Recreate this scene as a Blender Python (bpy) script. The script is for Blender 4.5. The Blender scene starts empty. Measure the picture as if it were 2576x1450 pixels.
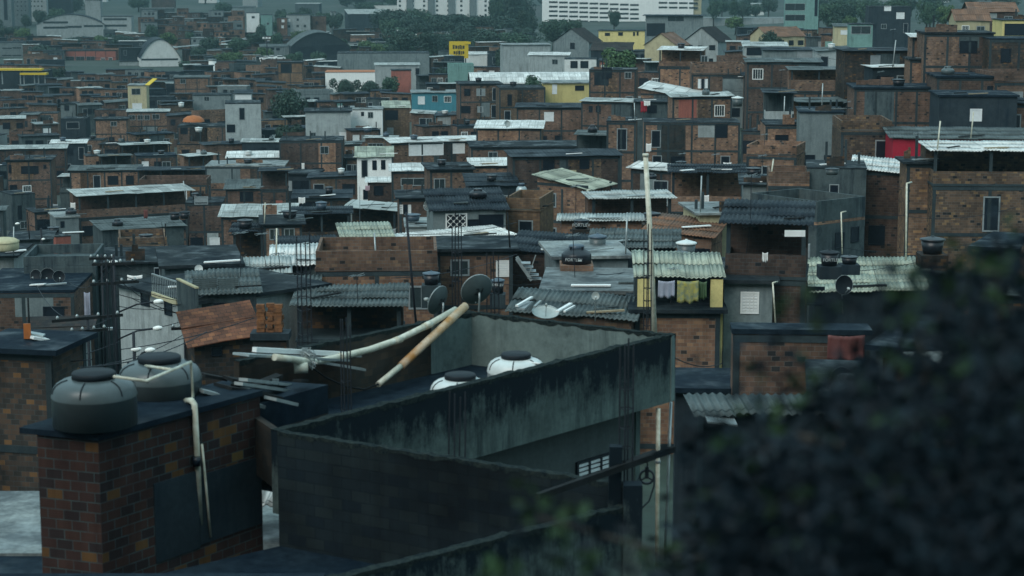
HAZE, SUN_EL, SUN_RZ, SKYMIX, SKYCOL, SKYSTR, SUNSTR, EXPO = .00036, 42, -35, .88, (6.1, 9.5, 10.7, 1), .10, 1.4, .34
import bpy, math, random
from mathutils import Vector, Matrix
R = random.Random(11)
SC = bpy.context.scene
COL = SC.collection
F = 4807.0                      # focal length in units of the 2576 px wide photograph
PIT = math.radians(9.58)
SP, CP = math.sin(PIT), math.cos(PIT)


def ray(x, y):
    a, b = (x - 1288) / F, (725 - y) / F
    return Vector((a, CP + b * SP, -SP + b * CP))


def P(x, y, D):
    r = ray(x, y)
    return r * (D / r.y)


def hit(x, y, z):
    r = ray(x, y)
    return r * (z / r.z)


def proj(p):
    dz = p.y * CP - p.z * SP
    return 1288 + F * p.x / dz, 725 - F * (p.y * SP + p.z * CP) / dz


# ---------------------------------------------------------------- terrain
TAB = {
    0: [(1450, 28), (1250, 33), (1000, 50), (850, 62), (720, 110), (600, 160), (520, 225), (440, 285), (300, 400), (200, 550), (130, 750), (60, 1000), (0, 1400)],
    900: [(1450, 28), (1100, 35), (900, 50), (800, 72), (700, 95), (600, 130), (500, 175), (420, 240), (330, 330), (250, 420), (180, 560), (130, 750), (60, 1000), (0, 1400)],
    1750: [(1450, 28), (1100, 38), (950, 52), (830, 72), (740, 84), (650, 100), (560, 118), (450, 145), (350, 182), (270, 212), (200, 245), (130, 380), (80, 600), (30, 1100), (0, 1500)],
    2400: [(1450, 22), (1200, 35), (1000, 48), (900, 55), (700, 70), (600, 92), (480, 118), (350, 142), (250, 158), (100, 180), (60, 400), (30, 800), (0, 1100)],
}
TAB[-900] = TAB[0]
TAB[3300] = TAB[2400]
TX = sorted(TAB)
ZT = {x: [(0, -3.0), (12, -5.2)] + [(D, P(x, y, D).z) for y, D in TAB[x]] for x in TX}


def lerp_list(L, v):
    if v <= L[0][0]:
        return L[0][1]
    for (a, p), (b, q) in zip(L, L[1:]):
        if v <= b:
            t = (v - a) / (b - a)
            return p + (q - p) * t
    return L[-1][1]


def across(x, fn):
    x = max(TX[0], min(TX[-1], x))
    for a, b in zip(TX, TX[1:]):
        if x <= b:
            t = (x - a) / (b - a)
            return fn(a) * (1 - t) + fn(b) * t


def Dof(x, y):
    return across(x, lambda c: math.exp(lerp_list([(yy, math.log(D)) for yy, D in sorted(TAB[c])], y)))


def zroof(X, Y):
    x = 1288 + F * X / max(Y, 12)
    return across(x, lambda c: lerp_list(ZT[c], Y))


def zground(X, Y):
    drop = 6.5 if Y > 60 else 3 + 3.5 * max(0, Y) / 60
    return zroof(X, Y) - drop


# ---------------------------------------------------------------- mesh builder
class MB:
    def __init__(s):
        s.v, s.f, s.uv, s.sm = [], [], [], []

    def face(s, pts, uv=None, smooth=False):
        i = len(s.v)
        s.v += [tuple(p) for p in pts]
        s.f.append(tuple(range(i, i + len(pts))))
        s.uv.append(uv or [(0, 0)] * len(pts))
        s.sm.append(smooth)

    def quad(s, a, b, c, d, smooth=False):
        a, b, c, d = map(Vector, (a, b, c, d))
        n = (b - a).cross(d - a)
        if abs(n.z) > .8 * n.length:
            uv = [(p.x, p.y) for p in (a, b, c, d)]
        elif abs(n.y) >= abs(n.x):
            uv = [(p.x, p.z) for p in (a, b, c, d)]
        else:
            uv = [(p.y, p.z) for p in (a, b, c, d)]
        s.face((a, b, c, d), uv, smooth)

    def hexa(s, q):             # 8 corners: bottom 4 ccw, top 4 ccw
        for i in ((3, 2, 1, 0), (4, 5, 6, 7), (0, 1, 5, 4), (1, 2, 6, 5), (2, 3, 7, 6), (3, 0, 4, 7)):
            s.quad(*[q[k] for k in i])

    def box(s, x0, x1, y0, y1, z0, z1):
        s.hexa([(x0, y0, z0), (x1, y0, z0), (x1, y1, z0), (x0, y1, z0), (x0, y0, z1), (x1, y0, z1), (x1, y1, z1), (x0, y1, z1)])
        return s

    def bar(s, a, b, w, h=None):
        a, b = Vector(a), Vector(b)
        d = (b - a).normalized()
        u = d.cross(Vector((0, 0, 1)))
        u = u.normalized() if u.length > 1e-3 else Vector((1, 0, 0))
        n = u.cross(d)
        u, n = u * w / 2, n * (h or w) / 2
        s.hexa([a - u - n, a + u - n, b + u - n, b - u - n, a - u + n, a + u + n, b + u + n, b - u + n])
        return s

    def tube(s, pts, r, n=8, cap=True):
        pts = [Vector(p) for p in pts]
        rings, ref = [], None
        for i, p in enumerate(pts):
            d = ((pts[min(i + 1, len(pts) - 1)] - pts[max(i - 1, 0)])).normalized()
            if ref is None:
                ref = d.orthogonal().normalized()
            ref = (ref - d * ref.dot(d)).normalized()
            w = d.cross(ref)
            rr = r[i] if isinstance(r, (list, tuple)) else r
            rings.append([p + (ref * math.cos(2 * math.pi * k / n) + w * math.sin(2 * math.pi * k / n)) * rr for k in range(n)])
        i0 = len(s.v)
        for rg in rings:
            s.v += [tuple(q) for q in rg]
        L = 0
        for i in range(len(rings) - 1):
            l = (pts[i + 1] - pts[i]).length
            for k in range(n):
                k2 = (k + 1) % n
                s.f.append((i0 + i * n + k, i0 + i * n + k2, i0 + (i + 1) * n + k2, i0 + (i + 1) * n + k))
                s.uv.append([(k / n, L), ((k + 1) / n, L), ((k + 1) / n, L + l), (k / n, L + l)])
                s.sm.append(n > 5)
            L += l
        if cap:
            for base, rev in ((i0, True), (i0 + (len(rings) - 1) * n, False)):
                ids = list(range(base, base + n))
                s.f.append(tuple(reversed(ids)) if rev else tuple(ids))
                s.uv.append([(0, 0)] * n)
                s.sm.append(False)
        return s

    def lathe(s, prof, c=(0, 0, 0), n=28, ax=None):
        c = Vector(c)
        M = ax.to_track_quat('Z', 'Y').to_matrix() if ax else Matrix.Identity(3)
        i0 = len(s.v)
        for r, z in prof:
            for k in range(n):
                t = 2 * math.pi * k / n
                s.v.append(tuple(c + M @ Vector((r * math.cos(t), r * math.sin(t), z))))
        for i in range(len(prof) - 1):
            for k in range(n):
                k2 = (k + 1) % n
                s.f.append((i0 + i * n + k, i0 + i * n + k2, i0 + (i + 1) * n + k2, i0 + (i + 1) * n + k))
                s.uv.append([(k / n, prof[i][1]), ((k + 1) / n, prof[i][1]), ((k + 1) / n, prof[i + 1][1]), (k / n, prof[i + 1][1])])
                s.sm.append(True)
        return s

    def build(s, name, mat, parent=None, loc=None):
        me = bpy.data.meshes.new(name)
        me.from_pydata(s.v, [], s.f)
        ul = me.uv_layers.new(name='UVMap')
        ul.data.foreach_set('uv', [c for f in s.uv for q in f for c in q])
        me.polygons.foreach_set('use_smooth', s.sm)
        me.materials.append(MAT[mat] if isinstance(mat, str) else mat)
        me.update()
        o = bpy.data.objects.new(name, me)
        COL.objects.link(o)
        if parent:
            o.parent = parent
        if loc is not None:
            o.location = loc
        return o


USED = {}


def tag(o, label, cat, group=None, kind=None):
    if label:
        o['label'] = label
        USED[label] = USED.get(label, 0) + 1
    if cat:
        o['category'] = cat
    if group:
        o['group'] = group
    if kind or label:
        o['kind'] = kind or 'thing'
    return o


def empty(name, loc, rz=0):
    o = bpy.data.objects.new(name, None)
    COL.objects.link(o)
    o.location = loc
    o.rotation_euler = (0, 0, rz)
    return o


def thing(name, label, cat, loc, rz=0, group=None):
    return tag(empty(name, loc, rz), label, cat, group)


# labels of lesser things: what they are plus the landmarks around them
LM = []


def near_label(desc, x, y, D, tries=9):
    c = sorted(LM, key=lambda m: math.hypot(m[0] - x, (m[1] - y) * 1.3) + abs(math.log(m[2] / D)) * 120)[:tries]

    def rel(m):
        if D > m[2] * 1.06:
            return 'behind'
        if D < m[2] * .94:
            return 'in front of'
        return 'beside'
    opts = []
    for m in c[:4]:
        opts.append(f"{desc} {rel(m)} the {m[3]}")
    for i in range(len(c)):
        for j in range(len(c)):
            if i != j and max(i, j) < tries:
                opts.append(f"{desc} {rel(c[i])} the {c[i][3]}, {rel(c[j])} the {c[j][3]}")
    for o in opts:
        if o not in USED and len(o.split()) <= 16:
            return o
    return min(opts, key=lambda q: (len(q.split()) > 16, USED.get(q, 0)))


# ---------------------------------------------------------------- materials
MAT = {}


class N:
    def __init__(s, name):
        m = bpy.data.materials.new(name)
        m.use_nodes = True
        s.m, s.t = m, m.node_tree
        s.t.nodes.clear()
        s.out = s.t.nodes.new('ShaderNodeOutputMaterial')
        s.b = s.t.nodes.new('ShaderNodeBsdfPrincipled')
        s.t.links.new(s.b.outputs[0], s.out.inputs[0])
        MAT[name] = m

    def n(s, typ, ins=None, **kw):
        nd = s.t.nodes.new('ShaderNode' + typ)
        for k, v in kw.items():
            setattr(nd, k, v)
        for k, v in (ins or {}).items():
            s.put(nd.inputs[k], v)
        return nd

    def put(s, sock, v):
        if isinstance(v, bpy.types.NodeSocket):
            s.t.links.new(v, sock)
        elif isinstance(v, bpy.types.Node):
            s.t.links.new(v.outputs[0], sock)
        elif isinstance(v, (tuple, list)) and len(v) == 3 and sock.type == 'RGBA':
            sock.default_value = (*v, 1)
        else:
            sock.default_value = v

    def math(s, op, a, b=0.0, clamp=False):
        return s.n('Math', {0: a, 1: b}, operation=op, use_clamp=clamp).outputs[0]

    def mix(s, f, a, b, blend='MIX'):
        nd = s.n('Mix', data_type='RGBA', blend_type=blend)
        s.put(nd.inputs[0], f)
        s.put(nd.inputs[6], a)
        s.put(nd.inputs[7], b)
        return nd.outputs[2]

    def pos(s, sx=1, sy=1, sz=1):
        g = s.n('NewGeometry')
        return s.n('Mapping', {0: g.outputs['Position'], 3: (sx, sy, sz)}).outputs[0]

    def noise(s, vec, scale, detail=3, rough=.6):
        return s.n('TexNoise', {'Vector': vec, 'Scale': scale, 'Detail': detail, 'Roughness': rough}).outputs[0]

    def ramp(s, f, stops, interp='LINEAR'):
        nd = s.n('ValToRGB', {0: f})
        cr = nd.color_ramp
        cr.interpolation = interp
        while len(cr.elements) < len(stops):
            cr.elements.new(.5)
        for e, (p, c) in zip(cr.elements, stops):
            e.position = p
            e.color = (*c, 1) if isinstance(c, tuple) else (c, c, c, 1)
        return nd.outputs[0]

    def uv(s):
        u = s.n('UVMap', uv_map='UVMap')
        sep = s.n('SeparateXYZ', {0: u.outputs[0]})
        return u.outputs[0], sep.outputs[0], sep.outputs[1]

    def done(s, col, rough=.8, bump=None, bs=.3, bd=.02, spec=.4, metal=0):
        s.put(s.b.inputs['Base Color'], col)
        s.put(s.b.inputs['Roughness'], rough)
        s.b.inputs['Specular IOR Level'].default_value = spec
        s.b.inputs['Metallic'].default_value = metal
        if bump is not None:
            s.put(s.b.inputs['Normal'], s.n('Bump', {'Strength': bs, 'Distance': bd, 'Height': bump}).outputs[0])
        return s.m


def rnd(n, lo=.7, hi=1.25):
    o = n.n('ObjectInfo').outputs['Random']
    return n.n('MapRange', {0: o, 3: lo, 4: hi}).outputs[0]


def m_brick(name, stops, mortar, dirt=.5, bw=.26, bh=.16):
    n = N(name)
    uv, u, v = n.uv()
    row = n.math('FLOOR', n.math('DIVIDE', v, bh))
    off = n.math('MULTIPLY', n.math('MODULO', n.math('ABSOLUTE', row), 2.0), .5)
    cu = n.math('ADD', n.math('DIVIDE', u, bw), off)
    col = n.math('FLOOR', cu)
    cell = n.n('CombineXYZ', {0: col, 1: row, 2: n.math('MULTIPLY', n.n('ObjectInfo').outputs['Random'], 50.0)})
    wn = n.n('TexWhiteNoise', {0: cell}, noise_dimensions='3D').outputs[0]
    c = n.ramp(wn, stops, 'CONSTANT')
    fu, fv = n.math('FRACT', cu), n.math('FRACT', n.math('DIVIDE', v, bh))
    mu = n.math('LESS_THAN', n.math('MINIMUM', fu, n.math('SUBTRACT', 1.0, fu)), .03)
    mv = n.math('LESS_THAN', n.math('MINIMUM', fv, n.math('SUBTRACT', 1.0, fv)), .055)
    mm = n.math('MAXIMUM', mu, mv)
    lump = n.noise(n.pos(), 2.2, 2)
    mm = n.math('MULTIPLY', mm, n.ramp(lump, [(.3, .25), (.6, 1.0)]))
    c = n.mix(mm, c, mortar)
    rib = n.n('TexWave', {'Vector': uv, 'Scale': 8.0, 'Distortion': 0.0}, bands_direction='Y').outputs[1]
    big = n.ramp(n.noise(n.pos(), .35, 4, .65), [(.32, 1 - dirt), (.62, 1.0)])
    streak = n.ramp(n.noise(n.pos(2.2, 2.2, .18), 1.0, 4, .65), [(.38, .45), (.58, 1.0)])
    c = n.mix(1.0, c, big, 'MULTIPLY')
    c = n.mix(.42, c, streak, 'MULTIPLY')
    c = n.mix(1.0, c, n.n('CombineColor', {0: rnd(n, .5, 1.15), 1: rnd(n, .55, 1.08), 2: rnd(n, .6, 1.02)}).outputs[0], 'MULTIPLY')
    h = n.math('SUBTRACT', n.math('ADD', n.math('MULTIPLY', wn, .4), n.math('MULTIPLY', rib, .12)), n.math('MULTIPLY', mm, 1.0))
    return n.done(c, .8, h, .5, .015, .12)


def m_plaster(name, c, dark, dirt=.6, mould=.5, rough=.75, top=None):
    n = N(name)
    mot = n.noise(n.pos(), 1.1, 5, .7)
    col = n.mix(n.ramp(mot, [(.35, 0.0), (.7, 1.0)]), tuple(k * (1 - .35 * dirt) for k in c), c)
    fine = n.noise(n.pos(), 9, 3, .7)
    col = n.mix(.35, col, n.ramp(fine, [(.3, .55), (.7, 1.15)]), 'MULTIPLY')
    st = n.noise(n.pos(3.0, 3.0, .22), 1.0, 5, .7)
    pat = n.noise(n.pos(1, 1, .6), .45, 4, .7)
    mk = n.math('MULTIPLY', n.ramp(st, [(.42, 0.0), (.62, 1.0)]), n.ramp(pat, [(.40, 0.0), (.60, 1.0)]))
    blot = n.ramp(n.noise(n.pos(), .8, 6, .75), [(.52, 0.0), (.68, 1.0)])
    mk = n.math('MAXIMUM', n.math('MULTIPLY', mk, mould), n.math('MULTIPLY', blot, mould * .75))
    if top is not None:                                # black run-off staining below the coping
        gz = n.n('SeparateXYZ', {0: n.n('NewGeometry').outputs['Position']}).outputs[2]
        up = n.n('MapRange', {0: gz, 1: top - 1.7, 2: top, 3: -.28, 4: .34}).outputs[0]
        run = n.noise(n.pos(4.5, 4.5, .6), 1.0, 6, .8)
        big = n.noise(n.pos(1, 1, .8), 1.1, 6, .78)
        sm = n.math('ADD', n.math('ADD', n.math('MULTIPLY', run, .7), n.math('MULTIPLY', big, .95)), up)
        mk = n.math('MAXIMUM', n.math('MULTIPLY', mk, .7), n.ramp(sm, [(.70, 0.0), (1.0, 1.0)]))
    col = n.mix(mk, col, dark)
    col = n.mix(1.0, col, n.n('CombineColor', {0: rnd(n, .85, 1.12), 1: rnd(n, .85, 1.12), 2: rnd(n, .85, 1.12)}).outputs[0], 'MULTIPLY')
    return n.done(col, rough, n.math('ADD', fine, n.math('MULTIPLY', mot, .5)), .35, .01, .12)


def m_sheet(name, c, dark, dirt=.5, lo=.55, bumpy=False, rough=.45, moss=.4):
    n = N(name)
    uv, u, v = n.uv()
    cell = n.n('CombineXYZ', {0: n.math('FLOOR', n.math('DIVIDE', u, 1.06)), 1: n.math('FLOOR', n.math('DIVIDE', v, 1.7)), 2: n.math('MULTIPLY', n.n('ObjectInfo').outputs['Random'], 60.0)})
    wn = n.n('TexWhiteNoise', {0: cell}, noise_dimensions='3D').outputs[0]
    col = n.mix(n.ramp(wn, [(0, 0.0), (.35, .5), (1, 1.0)]), tuple(k * lo for k in c), c)
    st = n.noise(n.n('Mapping', {0: uv, 3: (5.0, .5, 1)}).outputs[0], 1.0, 4, .7)
    st2 = n.noise(n.pos(), .5, 5, .7)
    mk = n.math('MAXIMUM', n.math('MULTIPLY', n.ramp(st, [(.45, 0.0), (.7, 1.0)]), dirt), n.math('MULTIPLY', n.ramp(st2, [(.5, 0.0), (.68, 1.0)]), moss))
    col = n.mix(mk, col, dark)
    fv = n.math('FRACT', n.math('DIVIDE', v, 1.7))
    seam = n.math('LESS_THAN', fv, .05)
    fu = n.math('FRACT', n.math('DIVIDE', u, 1.06))
    seam = n.math('MAXIMUM', n.math('MULTIPLY', seam, .8), n.math('MULTIPLY', n.math('LESS_THAN', fu, .05), .55))
    col = n.mix(seam, col, dark)
    wv = n.n('TexWave', {'Vector': uv, 'Scale': .9, 'Distortion': 0.0}, bands_direction='X').outputs[1]
    rg = n.ramp(st2, [(.3, rough - .1), (.7, rough + .3)])
    return n.done(col, rg, wv, .5 if bumpy else .02, .03, .3 if c[0] > .12 else .07)


def m_slab(name, c, dark):
    n = N(name)
    a = n.noise(n.pos(), .5, 5, .7)
    b = n.noise(n.pos(), 4, 4, .7)
    col = n.mix(n.ramp(a, [(.38, 0.0), (.62, 1.0)]), dark, c)
    col = n.mix(.5, col, n.ramp(b, [(.3, .4), (.7, 1.3)]), 'MULTIPLY')
    return n.done(col, n.ramp(n.noise(n.pos(), .7, 3), [(.35, .3), (.55, .8)]), b, .3, .01, .5 if c[0] > .1 else .06)


def m_plain(name, c, rough=.5, var=.25, sc=3, metal=0, spec=.4, dark=None):
    n = N(name)
    a = n.noise(n.pos(), sc, 4, .65)
    col = n.mix(n.ramp(a, [(.35, 0.0), (.68, 1.0)]), dark or tuple(k * (1 - var) for k in c), c)
    return n.done(col, rough, a, .1, .01, spec, metal)


def m_leaf(name, c1, c2):
    n = N(name)
    r = n.noise(n.pos(), 1.7, 3, .7)
    wn = n.n('TexWhiteNoise', {0: n.n('NewGeometry').outputs['Random Per Island']}, noise_dimensions='1D') if False else None
    col = n.mix(n.ramp(r, [(.3, 0.0), (.7, 1.0)]), c1, c2)
    isl = n.n('NewGeometry').outputs['Random Per Island']
    col = n.mix(1.0, col, n.ramp(isl, [(0, .55), (1, 1.35)]), 'MULTIPLY')
    col = n.mix(1.0, col, n.n('CombineColor', {0: rnd(n, .75, 1.2), 1: rnd(n, .8, 1.15), 2: rnd(n, .8, 1.15)}).outputs[0], 'MULTIPLY')
    return n.done(col, .6, spec=.25)


GR = (.007, .016, .026)         # wet soot and mould streaks, tinted navy to carry the colour of shadows
m_brick('b1', [(0, (0.195, 0.125, 0.090)), (.3, (0.236, 0.148, 0.106)), (.6, (0.276, 0.173, 0.122)), (.85, (0.357, 0.222, 0.144)), (.96, (0.055, 0.053, 0.053))], (0.241, 0.232, 0.213), .42)
m_brick('b7', [(0, (0.222, 0.135, 0.096)), (.3, (0.271, 0.162, 0.111)), (.6, (0.312, 0.189, 0.125)), (.85, (0.378, 0.232, 0.144)), (.96, (0.061, 0.053, 0.049))], (0.246, 0.235, 0.212), .45)
m_brick('b2', [(0, (0.134, 0.091, 0.073)), (.4, (0.160, 0.105, 0.081)), (.75, (0.195, 0.125, 0.094)), (.95, (0.044, 0.046, 0.047))], (0.176, 0.173, 0.164), .5)
m_brick('b3', [(0, (.052, .050, .046)), (.4, (.078, .062, .052)), (.75, (.105, .074, .055)), (.93, (.19, .11, .055))], (.07, .085, .09), .7)
m_brick('b4', [(0, (0.133, 0.095, 0.072)), (.35, (0.167, 0.115, 0.083)), (.6, (0.202, 0.135, 0.092)), (.84, (0.310, 0.203, 0.111)), (.95, (0.032, 0.034, 0.036))], (0.193, 0.190, 0.173), .45)
m_brick('b5', [(0, (.085, .048, .042)), (.35, (.055, .040, .040)), (.62, (.10, .054, .044)), (.88, (.20, .105, .045)), (.975, (.28, .19, .075))], (.10, .14, .14), .5, .31, .175)
m_brick('b6', [(0, (0.191, 0.126, 0.084)), (.4, (0.227, 0.150, 0.095)), (.8, (0.286, 0.186, 0.110))], (0.185, 0.174, 0.155), .4)
m_plaster('pg', (.19, .235, .24), GR, .6, .45)
m_plaster('pd', (.085, .115, .12), GR, .8, .85)
m_plaster('pk', (.032, .047, .057), GR, .8, .8)
m_plaster('pw', (.72, .76, .74), (.12, .14, .13), .3, .3)
m_plaster('pb', (.86, .88, .85), (.40, .44, .44), .15, .25)
m_plaster('pl', (.36, .41, .41), (.05, .06, .06), .5, .45)
m_plaster('py', (.66, .56, .24), (.10, .09, .05), .3, .3)
m_plaster('pc', (.52, .47, .30), (.08, .08, .06), .4, .4)
m_plaster('pt', (.07, .25, .31), (.03, .07, .08), .3, .3)
m_plaster('pm', (.20, .36, .33), (.04, .06, .06), .4, .4)
m_plaster('pp', (.36, .13, .10), (.06, .04, .04), .4, .4)
m_plaster('pr', (.33, .02, .04), (.05, .01, .015), .3, .2)
m_plaster('cf', (.042, .060, .066), GR, .7, .6)
for k, bmp in (('', False), ('f', True)):
    m_sheet('sw' + k, (.72, .74, .71), (.07, .085, .085), .6, .6, bmp, .4, .45)
    m_sheet('sl' + k, (.46, .50, .48), (.035, .046, .046), .65, .5, bmp, .45, .45)
    m_sheet('sg' + k, (.105, .13, .13), (.018, .025, .028), .6, .5, bmp, .42, .6)
    m_sheet('sd' + k, (.024, .034, .043), (.006, .013, .021), .6, .5, bmp, .45, .6)
    m_sheet('sm' + k, (.40, .44, .35), (.03, .042, .038), .65, .45, bmp, .5, .5)
    m_sheet('sr' + k, (.20, .10, .055), (.05, .035, .03), .6, .6, bmp, .6, .5)
m_brick('tl', [(0, (.11, .052, .034)), (.4, (.15, .066, .04)), (.8, (.20, .09, .048))], (.022, .02, .02), .6, .24, .34)
m_brick('tk', [(0, (.035, .036, .038)), (.4, (.05, .048, .045)), (.8, (.065, .05, .045))], (.02, .022, .024), .4, .24, .34)
m_slab('cs', (.030, .039, .043), (.008, .014, .020))
m_slab('cw', (.24, .27, .26), (.07, .085, .09))
m_slab('cv', (.13, .15, .15), (.028, .038, .042))
m_slab('ck', (.014, .025, .035), (.007, .015, .025))
m_plain('dark', (.007, .014, .024), .35, .4)
m_plain('glass', (.03, .045, .05), .12, .3, spec=.6)
m_plain('white', (.78, .80, .78), .45, .12)
m_plain('shut', (.70, .74, .74), .5, .15)
m_plain('grey', (.25, .29, .30), .55, .25)
m_plain('pvc', (.66, .66, .56), .4, .3, 5, dark=(.42, .40, .30))
m_plain('rustpvc', (.60, .52, .40), .55, .5, 2.2, dark=(.40, .20, .06))
m_plain('rebar', (.010, .016, .024), .7, .4)
m_plain('wire', (.007, .012, .020), .6, .2)
m_plain('wood', (.022, .026, .028), .9, .5, spec=.1)
m_plain('woodl', (.30, .24, .15), .8, .4)
m_plain('tankblue', (.055, .085, .115), .38, .2)
m_plain('tankgrey', (.075, .098, .102), .33, .2, 2)
m_plain('tankblk', (.012, .016, .022), .35, .2)
m_plain('tankwht', (.62, .66, .64), .3, .15)
m_plain('lid', (.012, .018, .024), .6, .3, spec=.2)
m_plain('dish', (.07, .095, .097), .45, .25)
m_plain('dishl', (.42, .46, .44), .45, .25)
m_plain('metal', (.38, .43, .43), .35, .3, metal=.4)
m_plain('lamp', (.9, .92, .88), .3, .05)
m_plain('yel', (.62, .44, .02), .5, .15)
m_plain('green', (.07, .13, .06), .6, .2)
m_plain('orange', (.42, .13, .03), .6, .3)
m_plain('block', (.26, .115, .05), .8, .5, 6, spec=.1, dark=(.10, .055, .035))
m_plain('red', (.30, .02, .035), .6, .3)
m_plain('maroon', (.16, .055, .05), .65, .35)
m_plain('pinkc', (.45, .33, .38), .8, .2)
m_plain('lilac', (.33, .36, .44), .8, .2)
m_plain('flower', (.40, .36, .08), .8, .7, 6, dark=(.16, .20, .14))
m_plain('ink', (.006, .010, .013), .6, .1)
m_plain('letter', (.45, .50, .50), .5, .1)
m_plain('trunk', (.045, .04, .033), .85, .4)
m_plain('asph', (.06, .07, .075), .45, .4, 1)
m_leaf('lf1', (.022, .055, .036), (.045, .095, .055))
m_leaf('lf2', (.016, .040, .032), (.032, .065, .045))
m_leaf('lf3', (.035, .075, .03), (.08, .14, .05))
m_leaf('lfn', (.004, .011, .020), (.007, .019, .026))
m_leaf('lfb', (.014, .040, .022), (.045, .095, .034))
m_plaster('pfg', (.135, .185, .175), (.006, .013, .019), 1.2, 1.0, .75, -8.16)
m_plain('moss', (.030, .040, .036), .95, .6, 16, spec=.05, dark=(.006, .012, .016))
m_plaster('pfb', (.17, .225, .215), (.010, .020, .027), .8, .7)
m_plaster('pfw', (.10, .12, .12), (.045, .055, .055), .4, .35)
m_brick('blk', [(0, (.013, .023, .030)), (.5, (.017, .028, .033)), (.9, (.010, .019, .027))], (.008, .016, .022), .75, .4, .2)
m_brick('b3d', [(0, (.055, .055, .05)), (.4, (.07, .062, .052)), (.75, (.09, .075, .06))], (.05, .058, .056), .7)
# ---------------------------------------------------------------- houses
HOUSES = []


class House:
    def W(s, fx, fy, dz=0.0):                       # a point on the roof, in fractions of the footprint
        lx, ly = fx * s.w, fy * s.d
        return s.M @ Vector((lx, ly, s.zr(lx, ly) + dz))


def sheet(mb, x0, x1, y0, y1, zf, corr, axis='y', amp=.028, pitch=.20):
    """a sheeted roof plane: overlapping rows of sheets, real corrugations when near; ridges run along `axis`"""
    th = .018
    L = (y1 - y0) if axis == 'y' else (x1 - x0)
    rows = max(1, round(L / 1.7))
    U0, U1 = (x0, x1) if axis == 'y' else (y0, y1)
    V0, V1 = (y0, y1) if axis == 'y' else (x0, x1)
    if corr:
        nx = max(8, int((U1 - U0) / pitch * 6))
    else:
        nx = max(1, int((U1 - U0) / 1.06))
    js = random.Random(int(abs(zf(x0, y0)) * 1000 + x1 * 77))
    jit = [[(js.uniform(-.11, .11), js.uniform(-.022, .03)) for _ in range(int((U1 - U0) / 1.06) + 2)] for _ in range(rows + 1)]
    for r in range(rows):
        va, vb = V0 + (V1 - V0) * r / rows, V0 + (V1 - V0) * (r + 1) / rows + .06
        i0 = len(mb.v)
        for k in range(nx + 1):
            u = U0 + (U1 - U0) * k / nx
            h = amp * math.sin(2 * math.pi * u / pitch) if corr else 0
            jg = jit[r][int((u - U0) / 1.06)]
            je = jit[-1][int((u - U0) / 1.06)]
            for j, v in enumerate((va + (jg[0] if r == 0 else jg[0] * .3), vb + (je[0] if r == rows - 1 else 0))):
                x, y = (u, v) if axis == 'y' else (v, u)
                z = zf(x, y) + h + (.028 if j == 0 else .0) + jg[1]
                mb.v.append((x, y, z + th))
                mb.v.append((x, y, z - th))
        for k in range(nx):
            a = i0 + k * 4
            b = a + 4
            u, u2 = U0 + (U1 - U0) * k / nx, U0 + (U1 - U0) * (k + 1) / nx
            fl = axis != 'y'
            for f, uv in (((a, b, b + 2, a + 2), [(u, va), (u2, va), (u2, vb), (u, vb)]),
                          ((a + 1, a + 3, b + 3, b + 1), [(u, va), (u, vb), (u2, vb), (u2, va)]),
                          ((a + 1, b + 1, b, a), [(u, va)] * 4), ((a + 2, b + 2, b + 3, a + 3), [(u, vb)] * 4)):
                mb.f.append(tuple(reversed(f)) if fl else f)
                mb.uv.append(list(reversed(uv)) if fl else uv)
                mb.sm.append(corr)
        for a, fl in ((i0, 0), (i0 + nx * 4, 1)):
            f = (a, a + 2, a + 3, a + 1)
            mb.f.append(f if fl == 0 else tuple(reversed(f)))
            mb.uv.append([(0, 0)] * 4)
            mb.sm.append(False)


SHEETY = {'sw', 'sl', 'sg', 'sd', 'sm', 'sr'}
BRICKY = {'b1', 'b2', 'b3', 'b4', 'b5', 'b6', 'b7'}


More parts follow.
